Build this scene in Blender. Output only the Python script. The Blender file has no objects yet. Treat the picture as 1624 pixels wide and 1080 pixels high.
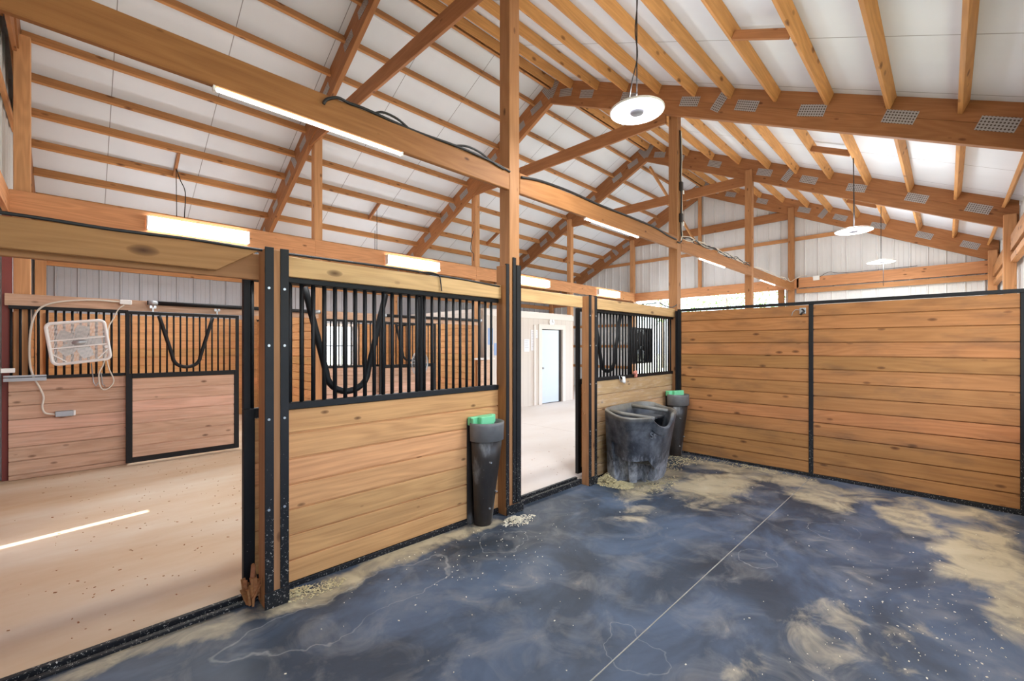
import bpy, bmesh, math, random
from mathutils import Vector, Matrix
random.seed(7)
SC = bpy.context.scene
COL = SC.collection
R = math.radians

# ------------------------------------------------------------------ camera
cam = bpy.data.cameras.new('camera'); cam.sensor_width = 36; cam.lens = 36*690/1624
cam.shift_y = 8/1624; cam.clip_start = .02; cam.clip_end = 400
co = bpy.data.objects.new('camera', cam); COL.objects.link(co)
co.location = (0, 0, 1.6); co.rotation_euler = (R(90), 0, R(-45)); SC.camera = co

# ------------------------------------------------------------------ world, sun, exposure
w = bpy.data.worlds.new('sky'); SC.world = w; w.use_nodes = True
nt = w.node_tree; bg = nt.nodes['Background']
sk = nt.nodes.new('ShaderNodeTexSky'); sk.sky_type = 'NISHITA'; sk.sun_disc = False
sk.sun_elevation = R(60); sk.sun_rotation = R(250); sk.dust_density = 2.0; sk.air_density = 1.0
mixw = nt.nodes.new('ShaderNodeMix'); mixw.data_type = 'RGBA'; mixw.inputs[0].default_value = .75
nt.links.new(sk.outputs[0], mixw.inputs[6]); mixw.inputs[7].default_value = (.80, .88, 1.0, 1)
nt.links.new(mixw.outputs[2], bg.inputs[0]); bg.inputs[1].default_value = 4.2
sun = bpy.data.lights.new('sun', 'SUN'); sun.energy = 14; sun.angle = R(.6); sun.color = (1, .95, .86)
so = bpy.data.objects.new('sun', sun); COL.objects.link(so)
sd = Vector((math.cos(R(10.6))*math.cos(R(68)), math.sin(R(10.6))*math.cos(R(68)), -math.sin(R(68))))
so.rotation_euler = sd.to_track_quat('-Z', 'Y').to_euler(); so.location = (-3, 4, 12)
SC.view_settings.view_transform = 'Standard'; SC.view_settings.look = 'None'
SC.view_settings.exposure = -0.30; SC.view_settings.gamma = 1; SC.view_settings.use_curve_mapping = False
DISC_W, STRIP_W = 80, 55          # watts of the round lamps and of the strip lamps
LAMP_COL = (.93, .97, 1.0)

# ------------------------------------------------------------------ materials
def lin(c):
    return tuple(((x/255)/12.92 if x/255 <= .04045 else ((x/255+.055)/1.055)**2.4) for x in c)+(1,)
class NT:
    def __init__(s, name):
        s.m = bpy.data.materials.new(name); s.m.use_nodes = True; s.t = s.m.node_tree
        s.b = s.t.nodes['Principled BSDF']
    def n(s, ty, **k):
        o = s.t.nodes.new('ShaderNode'+ty)
        for a, v in k.items(): setattr(o, a, v)
        return o
    def l(s, a, b): s.t.links.new(a, b)
    def math(s, op, a, b=0, c=0, clamp=False):
        o = s.n('Math', operation=op, use_clamp=clamp)
        for i, x in enumerate((a, b, c)):
            if hasattr(x, 'links'): s.l(x, o.inputs[i])
            else: o.inputs[i].default_value = x
        return o.outputs[0]
    def mix(s, f, a, b, bt='MIX'):
        o = s.n('Mix', data_type='RGBA', blend_type=bt)
        for i, x in ((0, f), (6, a), (7, b)):
            if hasattr(x, 'links'): s.l(x, o.inputs[i])
            else: o.inputs[i].default_value = x
        return o.outputs[2]
    def obj(s): return s.n('TexCoord').outputs['Object']
    def noise(s, vec, scale, detail=3, rough=.55, dist=0):
        o = s.n('TexNoise'); o.inputs['Scale'].default_value = scale; o.inputs['Detail'].default_value = detail
        o.inputs['Roughness'].default_value = rough; o.inputs['Distortion'].default_value = dist
        s.l(vec, o.inputs['Vector']); return o.outputs[0]
    def mapping(s, vec, sc=(1, 1, 1), loc=(0, 0, 0), rot=(0, 0, 0)):
        o = s.n('Mapping'); s.l(vec, o.inputs[0]); o.inputs[1].default_value = loc; o.inputs[2].default_value = rot; o.inputs[3].default_value = sc
        return o.outputs[0]
    def ramp(s, f, stops):
        o = s.n('ValToRGB'); s.l(f, o.inputs[0]); e = o.color_ramp.elements
        while len(e) < len(stops): e.new(.5)
        for x, (p, c) in zip(e, stops): x.position = p; x.color = c
        return o.outputs[0]
    def bump(s, h, strength=.2, dist=.01):
        o = s.n('Bump'); o.inputs['Strength'].default_value = strength; o.inputs['Distance'].default_value = dist
        s.l(h, o.inputs['Height']); s.l(o.outputs[0], s.b.inputs['Normal'])
def g(v): return (v, v, v, 1)

def wood(name, c, var=.16, knots=1.0, grain=.35, rough=.6, stain=0, island=True, worn=0):
    """grain runs along the object's own X axis"""
    s = NT(name); base = lin(c)
    geo = s.n('NewGeometry'); oi = s.n('ObjectInfo')
    off = s.math('ADD', s.math('MULTIPLY', oi.outputs['Random'], 53.0), s.math('MULTIPLY', geo.outputs['Random Per Island'], 31.0 if island else 0.0))
    cmb = s.n('CombineXYZ'); s.l(off, cmb.inputs[0]); s.l(off, cmb.inputs[1]); s.l(off, cmb.inputs[2])
    add = s.n('VectorMath', operation='ADD'); s.l(s.obj(), add.inputs[0]); s.l(cmb.outputs[0], add.inputs[1]); P = add.outputs[0]
    warp = s.noise(s.mapping(P, (1.0, 5, 5)), 1.6, 2)
    fine = s.noise(s.mapping(P, (1.6, 55, 55)), 1.4, 4, .6, .3)
    cath = s.noise(s.mapping(P, (.30, 3.2, 3.2)), 1.5, 2, .45, .25)
    rg = s.math('ADD', .5, s.math('MULTIPLY', s.math('SINE', s.math('MULTIPLY', cath, 74.0)), .5))
    gm = s.math('ADD', s.math('MULTIPLY', fine, .62), s.math('MULTIPLY', rg, .22))
    dark = tuple(x*(.62 if i == 0 else .5 if i == 1 else .42) for i, x in enumerate(base[:3]))+(1,)
    light = tuple(min(1, x*f) for x, f in zip(base[:3], (1.15, 1.18, 1.2)))+(1,)
    col = s.ramp(gm, [(.22, light), (.46, base), (.74, tuple(b*(1-grain)+d*grain for b, d in zip(base, dark)))])
    tint = s.math('ADD', s.math('MULTIPLY', geo.outputs['Random Per Island'], var*2 if island else 0.0), s.math('MULTIPLY', oi.outputs['Random'], var))
    hsv = s.n('HueSaturation'); s.l(col, hsv.inputs['Color']); s.l(s.math('ADD', s.math('SUBTRACT', 1.0+var*.75, tint), s.math('MULTIPLY', s.math('SUBTRACT', warp, .5), .35)), hsv.inputs['Value'])
    s.l(s.math('ADD', .495, s.math('MULTIPLY', geo.outputs['Random Per Island'], .012)), hsv.inputs['Hue'])
    col = hsv.outputs[0]
    if knots:
        vo = s.n('TexVoronoi'); vo.inputs['Scale'].default_value = 1.0; vo.inputs['Randomness'].default_value = 1
        s.l(s.mapping(P, (3.1, 7.0, 7.0)), vo.inputs['Vector'])
        k = s.math('SUBTRACT', 1.0, s.math('MULTIPLY', s.math('ADD', vo.outputs['Distance'], s.math('MULTIPLY', s.math('SUBTRACT', fine, .5), .05)), 6.2/knots), clamp=True)
        k = s.math('MULTIPLY', s.math('POWER', k, .5), .95, clamp=True)
        col = s.mix(k, col, tuple(x*.16 for x in (base[0], base[1]*.7, base[2]*.5))+(1,))
    if stain:
        st = s.noise(s.mapping(s.obj(), (.9, 3, 3)), 1.7, 4, .65)
        st = s.math('MULTIPLY', s.math('SUBTRACT', st, .5, clamp=True), 5.0*stain, clamp=True)
        col = s.mix(s.math('MULTIPLY', st, .55), col, lin((88, 68, 52)))
    if worn:
        st = s.noise(s.mapping(P, (2.5, 14, 14)), 2.0, 5, .7)
        st = s.math('MULTIPLY', s.math('SUBTRACT', st, .5, clamp=True), 5.0*worn, clamp=True)
        col = s.mix(s.math('MULTIPLY', st, .5), col, lin((214, 196, 180)))
    s.l(col, s.b.inputs['Base Color']); s.b.inputs['Roughness'].default_value = rough
    s.b.inputs['Specular IOR Level'].default_value = .25
    s.bump(gm, .12, .004)
    return s.m

def plain(name, c, rough=.5, metal=0, noise=0, emit=0, spec=.5, alpha=1):
    s = NT(name); s.b.inputs['Roughness'].default_value = rough; s.b.inputs['Metallic'].default_value = metal
    s.b.inputs['Specular IOR Level'].default_value = spec
    if noise:
        n = s.noise(s.obj(), 9, 4); v = s.math('ADD', 1-noise*.5, s.math('MULTIPLY', n, noise))
        h = s.n('HueSaturation'); h.inputs['Color'].default_value = lin(c); s.l(v, h.inputs['Value']); s.l(h.outputs[0], s.b.inputs['Base Color'])
    else: s.b.inputs['Base Color'].default_value = lin(c)
    if emit:
        s.b.inputs['Emission Color'].default_value = lin(c); s.b.inputs['Emission Strength'].default_value = emit
    return s.m

def steel(name, scuffs=.5):
    s = NT(name); P = s.n('NewGeometry').outputs['Position']
    n = s.noise(P, 75, 3, .75); sep = s.n('SeparateXYZ'); s.l(P, sep.inputs[0])
    low = s.math('MULTIPLY', s.math('SUBTRACT', 1.35, sep.outputs[2], clamp=True), 0.115*scuffs)      # dried splashes near the ground
    thr = s.math('SUBTRACT', .775, low)
    sp = s.math('MULTIPLY', s.math('SUBTRACT', n, thr, clamp=True), 14, clamp=True)
    n2 = s.noise(P, 5, 3); col = s.mix(n2, lin((14, 14, 15)), lin((32, 32, 34)))
    col = s.mix(sp, col, lin((205, 200, 188)))
    s.l(col, s.b.inputs['Base Color']); s.b.inputs['Roughness'].default_value = .55; s.b.inputs['Specular IOR Level'].default_value = .3
    return s.m

M = {}
M['truss'] = wood('truss_wood', (186, 122, 80), .18, .8)
M['purlin'] = wood('purlin_wood', (208, 144, 94), .16, 1.1)
M['purlin_r'] = wood('purlin_wood_yellow', (224, 158, 98), .16, 1.2)
M['post'] = wood('post_wood', (160, 110, 74), .14, .8, island=False)
M['post_far'] = wood('far_post_wood', (198, 142, 100), .12, .8, island=False)
M['beam'] = wood('beam_wood', (152, 100, 62), .10, .6, grain=.5, island=False)
M['header'] = wood('header_wood', (198, 158, 112), .10, 1.1, grain=.45, island=False)
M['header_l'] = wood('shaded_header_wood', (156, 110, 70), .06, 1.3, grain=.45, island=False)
M['header_o'] = wood('orange_header_wood', (202, 140, 100), .10, .8, island=False)
M['front'] = wood('front_plank_wood', (218, 160, 106), .10, .6, grain=.5)
M['back'] = wood('back_plank_wood', (176, 120, 72), .12, .9, grain=.5, stain=.8)
M['pink'] = wood('weathered_plank_wood', (214, 172, 146), .10, .8, grain=.45, worn=.45)
M['inner'] = wood('inner_plank_wood', (198, 146, 98), .08, .5)
M['girt'] = wood('girt_wood', (206, 144, 98), .12, .8)
M['gray_plank'] = wood('front_plank_dusty', (196, 158, 114), .14, .7, worn=.9)
M['steel'] = steel('black_steel', .6); M['steel_dirty'] = steel('black_steel_dirty', 1.5)
M['galv'] = plain('galvanised', (176, 180, 184), .35, .6, .2)
M['white'] = plain('white_plastic', (244, 243, 240), .45)
M['cord'] = plain('white_cord', (222, 214, 200), .6)
M['cable'] = plain('black_cable', (30, 29, 30), .5)
M['red'] = plain('red_painted_metal', (132, 58, 50), .5, 0, .15)
M['green'] = plain('green_plastic', (120, 205, 150), .45, 0, .15)
M['lamp'] = plain('lamp_diffuser', (255, 252, 246), .4, emit=9)
M['hub'] = plain('lamp_hub', (150, 152, 170), .4)
M['leaf'] = plain('leaves', (120, 150, 90), .6, noise=.6)
M['bark'] = plain('bark', (120, 105, 90), .9, noise=.4)
M['door'] = plain('painted_door', (214, 226, 240), .25, 0, .04)
M['trimw'] = plain('white_trim', (232, 224, 216), .5)
M['paper'] = plain('paper', (236, 236, 238), .6)
M['blue'] = plain('blue_paper', (150, 176, 216), .6)
M['dark'] = plain('dark_plastic', (44, 42, 42), .5, 0, .4)
M['pinkp'] = plain('pink_plastic', (208, 130, 110), .5)
M['winglass'] = plain('window_pane', (250, 252, 255), .1)
M['sawdust'] = plain('hay', (204, 190, 146), .85, 0, .5)
M['seam'] = plain('dusty_seam', (150, 146, 134), .9, 0, .8)
M['chip'] = plain('wood_chips', (232, 222, 196), .85, 0, .3)

def mat_sheet():
    s = NT('white_sheet_metal'); n = s.noise(s.obj(), 1.2, 3)
    s.l(s.mix(n, lin((214, 214, 212)), lin((236, 236, 236))), s.b.inputs['Base Color']); s.b.inputs['Roughness'].default_value = .38
    s.b.inputs['Metallic'].default_value = .0
    return s.m
M['sheet'] = mat_sheet()
M['sheet_grey'] = plain('galvanised_sheet', (176, 178, 184), .6, 0, .12)
def mat_insul():
    s = NT('roof_insulation'); P = s.n('NewGeometry').outputs['Position']; sep = s.n('SeparateXYZ'); s.l(P, sep.inputs[0])
    n = s.noise(s.mapping(P, (1.2, .5, .5)), 1.3, 3)
    col = s.mix(n, lin((216, 222, 230)), lin((232, 237, 244)))
    fx = s.math('ABSOLUTE', s.math('SUBTRACT', s.math('FRACT', s.math('MULTIPLY', s.math('SUBTRACT', sep.outputs[0], .36-12.2), 1/1.22)), .5))
    seam = s.math('MULTIPLY', s.math('SUBTRACT', fx, .4945, clamp=True), 400, clamp=True)
    # wider every second joint reads as a soft crease
    s.l(s.mix(s.math('MULTIPLY', seam, .75), col, lin((96, 98, 102))), s.b.inputs['Base Color'])
    s.b.inputs['Roughness'].default_value = .5
    return s.m
M['insul'] = mat_insul()
def mat_plate():
    s = NT('nail_plate'); sep = s.n('SeparateXYZ'); s.l(s.obj(), sep.inputs[0])
    def fr(o, k): return s.math('SUBTRACT', s.math('FRACT', s.math('MULTIPLY', o, k)), .5)
    a = fr(sep.outputs[0], 34); b = fr(sep.outputs[1], 34)
    d = s.math('SQRT', s.math('ADD', s.math('MULTIPLY', a, a), s.math('MULTIPLY', b, b)))
    hole = s.math('LESS_THAN', d, .30)
    s.l(s.mix(hole, lin((176, 172, 170)), lin((84, 70, 60))), s.b.inputs['Base Color'])
    s.b.inputs['Roughness'].default_value = .45; s.b.inputs['Metallic'].default_value = .25
    return s.m
M['plate'] = mat_plate()
def mat_concrete():
    s = NT('dusty_concrete'); P = s.n('NewGeometry').outputs['Position']; sep = s.n('SeparateXYZ'); s.l(P, sep.inputs[0])
    n = s.noise(s.mapping(P, (.6, 1.6, 1)), .8, 5, .6); n2 = s.noise(P, 7, 5, .7)
    col = s.ramp(n, [(.3, lin((192, 160, 126))), (.5, lin((204, 180, 152))), (.72, lin((214, 200, 180)))])
    # the far bays are cleaner and greyer than the dusty near end
    far = s.math('MULTIPLY', s.math('SUBTRACT', sep.outputs[0], 2.2), .5, clamp=True)
    col = s.mix(s.math('MULTIPLY', far, .75), col, s.mix(n, lin((206, 200, 196)), lin((222, 218, 216))))
    col = s.mix(s.math('MULTIPLY', s.math('SUBTRACT', n2, .62, clamp=True), 2.5, clamp=True), col, lin((176, 142, 116)))
    jx = s.math('ABSOLUTE', s.math('SUBTRACT', s.math('FRACT', s.math('MULTIPLY', s.math('SUBTRACT', sep.outputs[0], 6.5-36.6), 1/3.66)), .5))
    j = s.math('MULTIPLY', s.math('SUBTRACT', jx, .4982, clamp=True), 900, clamp=True)
    col = s.mix(s.math('MULTIPLY', j, s.math('MULTIPLY', far, .8)), col, lin((150, 128, 112)))
    s.l(col, s.b.inputs['Base Color']); s.b.inputs['Roughness'].default_value = .75; s.bump(n2, .08, .01)
    return s.m
M['concrete'] = mat_concrete()
def mat_rubber():
    """dark rubber mats with dried mud patches: (x, y, rx, ry, strength, kind)"""
    s = NT('rubber_mat'); P = s.n('NewGeometry').outputs['Position']
    w1 = s.n('TexNoise'); w1.inputs['Scale'].default_value = 2.2; w1.inputs['Detail'].default_value = 4; s.l(P, w1.inputs['Vector'])
    sub = s.n('VectorMath', operation='SUBTRACT'); s.l(w1.outputs[1], sub.inputs[0]); sub.inputs[1].default_value = (.5, .5, .5)
    scl = s.n('VectorMath', operation='SCALE'); s.l(sub.outputs[0], scl.inputs[0]); scl.inputs['Scale'].default_value = .55
    ad = s.n('VectorMath', operation='ADD'); s.l(P, ad.inputs[0]); s.l(scl.outputs[0], ad.inputs[1]); Q = ad.outputs[0]
    big = s.noise(s.mapping(P, (1, 1.5, 1)), .9, 5, .6, .6); mid = s.noise(P, 3.2, 6, .65, .8); fine = s.noise(P, 70, 3, .7)
    col = s.ramp(big, [(.28, lin((40, 46, 52))), (.46, lin((54, 64, 76))), (.62, lin((76, 90, 108))), (.8, lin((108, 114, 120)))])
    haze = s.math('MULTIPLY', s.math('SUBTRACT', mid, .48, clamp=True), 3.2, clamp=True)
    col = s.mix(s.math('MULTIPLY', haze, .55), col, lin((146, 142, 136)))
    def ell(x, y, rx, ry, a=0):
        mp = s.mapping(Q, (1/rx, 1/ry, 0), (-x/rx, -y/ry, 0)); ln = s.n('VectorMath', operation='LENGTH'); s.l(mp, ln.inputs[0]); return ln.outputs['Value']
    tot = None
    for x, y, rx, ry, st in ((1.05, 2.93, .45, .13, .75), (1.55, 2.92, .55, .12, .9), (2.3, 2.96, .5, .10, .8), (5.35, 1.95, .75, .33, 1.0), (5.8, .98, .34, .3, .9),
                             (5.75, .28, .5, .2, .9), (5.2, -.2, .85, .27, 1.0), (4.4, -.28, .6, .14, .9), (4.95, 2.5, .75, .25, .85), (6.25, 1.6, .3, 1.2, .8), (.45, 2.95, .5, .11, .7),
                             (3.1, .55, .4, .18, .38), (3.1, .15, .5, .12, .42), (3.9, 2.2, .3, .15, .45), (2.4, .72, .2, .12, .38), (4.9, 1.7, .4, .12, .6), (6.3, .0, .3, .5, .7)):
        f = s.math('MULTIPLY', s.math('MULTIPLY', s.math('SUBTRACT', 1.45, ell(x, y, rx, ry), clamp=True), 1.25, clamp=True), st)
        tot = f if tot is None else s.math('MAXIMUM', tot, f)
    tot = s.math('MULTIPLY', s.math('SUBTRACT', s.math('ADD', tot, s.math('MULTIPLY', s.math('SUBTRACT', mid, .5), 1.9)), .30, clamp=True), 1.45, clamp=True)
    tot = s.math('MULTIPLY', tot, .9)
    dust = s.mix(mid, lin((152, 134, 96)), lin((204, 190, 158)))
    col = s.mix(tot, col, dust)
    rings = None
    for x, y, rx, ry in ((4.82, .7, .2, .15), (2.5, 2.62, .22, .16), (3.72, 1.05, .2, .16), (1.25, 2.62, .75, .2), (2.1, 1.2, .2, .13)):
        d = s.math('ABSOLUTE', s.math('SUBTRACT', ell(x, y, rx, ry), 1.0))
        f = s.math('MULTIPLY', s.math('SUBTRACT', .03, d, clamp=True), 40, clamp=True)
        rings = f if rings is None else s.math('MAXIMUM', rings, f)
    col = s.mix(s.math('MULTIPLY', s.math('MULTIPLY', rings, s.math('MULTIPLY', mid, 1.5)), .42, clamp=True), col, lin((170, 168, 160)))
    spk = s.math('MULTIPLY', s.math('SUBTRACT', fine, .75, clamp=True), 12, clamp=True)
    col = s.mix(s.math('MULTIPLY', spk, .6), col, lin((196, 194, 182)))
    s.l(col, s.b.inputs['Base Color'])
    s.l(s.math('ADD', .38, s.math('MULTIPLY', mid, .35)), s.b.inputs['Roughness']); s.b.inputs['Specular IOR Level'].default_value = .45
    s.bump(s.math('ADD', mid, s.math('MULTIPLY', fine, .15)), .15, .01)
    return s.m
M['rubber'] = mat_rubber()
def mat_trough():
    s = NT('black_trough_plastic'); P = s.n('NewGeometry').outputs['Position']; n = s.noise(P, 5, 5, .65); f = s.noise(s.mapping(P, (1, 1, .5)), 26, 5, .7)
    sep = s.n('SeparateXYZ'); s.l(P, sep.inputs[0])
    low = s.math('MULTIPLY', s.math('SUBTRACT', .62, sep.outputs[2], clamp=True), .9)
    rim = s.math('MULTIPLY', s.math('SUBTRACT', sep.outputs[2], .735, clamp=True), 16, clamp=True)
    k = s.math('ADD', s.math('MULTIPLY', s.math('SUBTRACT', n, .38, clamp=True), .9), s.math('MULTIPLY', s.math('SUBTRACT', s.math('ADD', f, low), .78, clamp=True), 2.2), clamp=True)
    col = s.mix(k, lin((36, 39, 46)), lin((172, 174, 178)))
    col = s.mix(s.math('MULTIPLY', rim, .5), col, lin((150, 142, 124)))
    s.l(col, s.b.inputs['Base Color']); s.b.inputs['Roughness'].default_value = .5; s.bump(f, .2, .01)
    return s.m
M['trough'] = mat_trough()
def mat_tube():
    s = NT('worn_feeder_plastic'); P = s.obj(); n = s.noise(s.mapping(P, (3, 3, 1.2)), 2.2, 4, .6); f = s.noise(P, 40, 4, .7)
    col = s.ramp(n, [(.35, lin((32, 26, 22))), (.55, lin((50, 43, 38))), (.75, lin((132, 130, 126)))])
    col = s.mix(s.math('MULTIPLY', s.math('SUBTRACT', f, .68, clamp=True), 8, clamp=True), col, lin((190, 184, 170)))
    s.l(col, s.b.inputs['Base Color']); s.b.inputs['Roughness'].default_value = .45
    return s.m
M['tube'] = mat_tube()
M['collar'] = plain('scuffed_grey_plastic', (104, 102, 100), .5, 0, .9)
def mat_panel():
    s = NT('grooved_panelling'); P = s.n('NewGeometry').outputs['Position']; sep = s.n('SeparateXYZ'); s.l(P, sep.inputs[0])
    fx = s.math('ABSOLUTE', s.math('SUBTRACT', s.math('FRACT', s.math('MULTIPLY', sep.outputs[0], 1/.2)), .5))
    j = s.math('MULTIPLY', s.math('SUBTRACT', fx, .47, clamp=True), 40, clamp=True)
    s.l(s.mix(s.math('MULTIPLY', j, .6), lin((220, 210, 200)), lin((160, 148, 138))), s.b.inputs['Base Color']); s.b.inputs['Roughness'].default_value = .6
    return s.m
M['panel'] = mat_panel()
def mat_ground():
    s = NT('outdoor_ground'); P = s.n('NewGeometry').outputs['Position']; n = s.noise(P, .4, 5)
    s.l(s.mix(n, lin((196, 186, 168)), lin((160, 172, 130))), s.b.inputs['Base Color']); s.b.inputs['Roughness'].default_value = .9
    return s.m
M['ground'] = mat_ground()

# ------------------------------------------------------------------ object helpers
WM = {}
def setup(o, parent, Mx):
    COL.objects.link(o)
    if parent is not None:
        o.parent = parent; o.matrix_local = WM[parent.name].inverted() @ Mx
    else: o.matrix_local = Mx
    WM[o.name] = Mx.copy()
    return o
def T(x, y, z): return Matrix.Translation((x, y, z))
def tag(o, label=None, cat=None, group=None, kind=None):
    if label: o['label'] = label
    if cat: o['category'] = cat
    if group: o['group'] = group
    if kind: o['kind'] = kind
    return o
def thing(name, loc, label, cat, group=None):
    o = bpy.data.objects.new(name, None); o.empty_display_size = .1
    setup(o, None, T(*loc)); return tag(o, label, cat, group, 'thing')
class MB:
    def __init__(s): s.v = []; s.f = []
    def add(s, vs, fs, Mx=None):
        k = len(s.v)
        s.v += [tuple(Mx @ Vector(p)) if Mx else tuple(p) for p in vs]; s.f += [tuple(i+k for i in f) for f in fs]; return s
    def box(s, x0, x1, y0, y1, z0, z1, Mx=None):
        vs = [(x, y, z) for x in (x0, x1) for y in (y0, y1) for z in (z0, z1)]
        return s.add(vs, [(0, 1, 3, 2), (4, 6, 7, 5), (0, 4, 5, 1), (2, 3, 7, 6), (0, 2, 6, 4), (1, 5, 7, 3)], Mx)
    def tube(s, pts, r, n=8, caps=True, Mx=None, closed=False):
        pts = [Vector(p) for p in pts]; m = len(pts); vs = []; fs = []
        rr = r if isinstance(r, (list, tuple)) else [r]*m
        prev = None
        for i, p in enumerate(pts):
            d = (pts[(i+1) % m]-pts[i-1]) if closed else (pts[min(i+1, m-1)]-pts[max(i-1, 0)])
            d.normalize()
            if prev is None:
                a = Vector((0, 0, 1)) if abs(d.z) < .9 else Vector((1, 0, 0)); u = d.cross(a).normalized()
            else: u = (prev-d*prev.dot(d)).normalized()
            prev = u; v = d.cross(u)
            for k in range(n):
                t = 2*math.pi*k/n; vs.append(p+(u*math.cos(t)+v*math.sin(t))*rr[i])
        for i in range(m if closed else m-1):
            for k in range(n):
                j = (i+1) % m; fs.append((i*n+k, i*n+(k+1) % n, j*n+(k+1) % n, j*n+k))
        if caps and not closed: fs += [tuple(reversed(range(n))), tuple(range((m-1)*n, m*n))]
        return s.add(vs, fs, Mx)
    def lathe(s, prof, n=32, Mx=None, a0=0, a1=2*math.pi):
        full = abs(a1-a0-2*math.pi) < 1e-4; k = n if full else n+1; vs = []; fs = []
        for r_, z in prof:
            for i in range(k):
                t = a0+(a1-a0)*i/n; vs.append((r_*math.cos(t), r_*math.sin(t), z))
        for j in range(len(prof)-1):
            for i in range(n):
                a = j*k+i; b = j*k+(i+1) % k; fs.append((a, b, b+k, a+k))
        return s.add(vs, fs, Mx)
    def mesh(s, name, mat, smooth=False, bevel=0, fix=True):
        me = bpy.data.meshes.new(name); me.from_pydata(s.v, [], s.f); me.update()
        bm = bmesh.new(); bm.from_mesh(me)
        if fix: bmesh.ops.recalc_face_normals(bm, faces=bm.faces)
        if bevel: bmesh.ops.bevel(bm, geom=list(bm.edges), offset=bevel, segments=1, affect='EDGES', clamp_overlap=True)
        bm.to_mesh(me); bm.free()
        me.materials.append(M[mat] if isinstance(mat, str) else mat)
        if smooth:
            for p in me.polygons: p.use_smooth = True
        return me
    def build(s, name, mat, parent=None, Mx=None, **k):
        """vertices are in the frame Mx (world when None)"""
        W = Mx
        if W is None:
            if parent is not None: W = WM[parent.name].copy()
            else:
                c = sum((Vector(p) for p in s.v), Vector())/len(s.v); c.z = min(p[2] for p in s.v); W = Matrix.Translation(c)
            inv = W.inverted(); s.v = [tuple(inv @ Vector(p)) for p in s.v]
        o = bpy.data.objects.new(name, s.mesh(name, mat, **k)); return setup(o, parent, W)
CACHE = {}
def frame(p0, p1, up=(0, 0, 1)):
    p0 = Vector(p0); p1 = Vector(p1); x = (p1-p0).normalized(); up = Vector(up)
    if abs(x.dot(up)) > .98: up = Vector((0, 1, 0)) if abs(x.y) < .9 else Vector((1, 0, 0))
    y = up.cross(x).normalized(); z = x.cross(y)
    m = Matrix.Identity(4)
    for i in range(3): m[i][0] = x[i]; m[i][1] = y[i]; m[i][2] = z[i]; m[i][3] = p0[i]
    return m, (p1-p0).length
def beam(name, p0, p1, wd, ht, mat, parent=None, up=(0, 0, 1), bevel=.003):
    """a straight timber; p0, p1 are the ends of its centre line; its own X runs along it"""
    m, L = frame(p0, p1, up); key = (round(L, 3), wd, ht, mat)
    if key not in CACHE: CACHE[key] = MB().box(0, L, -wd/2, wd/2, -ht/2, ht/2).mesh(name, mat, bevel=bevel)
    return setup(bpy.data.objects.new(name, CACHE[key]), parent, m)
def rod(name, p0, p1, r, mat, parent=None, n=10):
    m, L = frame(p0, p1); key = ('rod', round(L, 3), r, mat)
    if key not in CACHE: CACHE[key] = MB().tube([(0, 0, 0), (L, 0, 0)], r, n).mesh(name, mat, smooth=False); [setattr(p, 'use_smooth', len(p.vertices) == 4) for p in CACHE[key].polygons]
    return setup(bpy.data.objects.new(name, CACHE[key]), parent, m)
def cord(name, pts, r, mat, parent=None, sub=6, n=6):
    P = [Vector(p) for p in pts]; out = []
    for i in range(len(P)-1):
        a, b, c, d = P[max(i-1, 0)], P[i], P[i+1], P[min(i+2, len(P)-1)]
        for k in range(sub):
            t = k/sub; out.append(.5*((2*b)+(c-a)*t+(2*a-5*b+4*c-d)*t*t+(3*b-a-3*c+d)*t**3))
    out.append(P[-1])
    return MB().tube(out, r, n).build(name, mat, parent, smooth=True)
ORD = ['first', 'second', 'third', 'fourth', 'fifth', 'sixth', 'seventh', 'eighth', 'ninth', 'tenth', 'eleventh', 'twelfth']

# ------------------------------------------------------------------ measures
RY, PR, PL = 5.52, .470, .502                # ridge line and the pitch of the right and left slopes
def zb(y): return 6.37-(PR*(RY-y) if y < RY else PL*(y-RY))       # underside of the truss chords
def zt(y): return zb(y)+.47
XP = [-.57, 2.965, 6.67, 10.36, 14.02]       # the near face of the posts of each frame
THS = {-1: math.atan(PR), 1: math.atan(PL)}
NEAR, FARP, OUTR, OUTL = (3.0, 3.14), (7.9, 8.04), (-.77, -.63), (11.67, 11.81)

# ------------------------------------------------------------------ setting: ground, floors
MB().box(-60, 90, -60, 80, -.32, -.22).build('ground', 'ground'); tag(bpy.data.objects['ground'], kind='structure')
f = MB(); f.box(-.75, 14.4, 3.095, 11.95, -.2, 0); f.box(6.72, 14.4, -.95, 3.095, -.2, 0)
tag(f.build('floor', 'concrete'), kind='structure')
def zs(x, y): return -.0105*(x-.8)-.009*(3-y)
def slab(x0, x1, y0, y1, t0, t1):
    vs = [(x, y, zs(x, y)+t) for x in (x0, x1) for y in (y0, y1) for t in (t0, t1)]
    return MB().add(vs, [(0, 1, 3, 2), (4, 6, 7, 5), (0, 4, 5, 1), (2, 3, 7, 6), (0, 2, 6, 4), (1, 5, 7, 3)])
tag(slab(-.75, 6.72, -.95, 3.095, -.15, -.02).build('floor_stall', 'concrete'), kind='structure')
tag(slab(-.6, 6.65, 1.226, 3.066, -.018, 0).build('rubber_mat', 'rubber', bevel=.004), 'dark rubber stall mat beside the plank and bar stall front, dusty along the wall', 'rubber mat')
tag(slab(-.6, 6.66, -.62, 1.220, -.018, 0).build('rubber_mat', 'rubber', bevel=.004), 'dark rubber stall mat on the near side of the long straight seam', 'rubber mat')
tag(slab(-.3, 6.6, 1.2195, 1.2265, -.012, -.001).build('trim_1', 'seam'), kind='structure')

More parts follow.
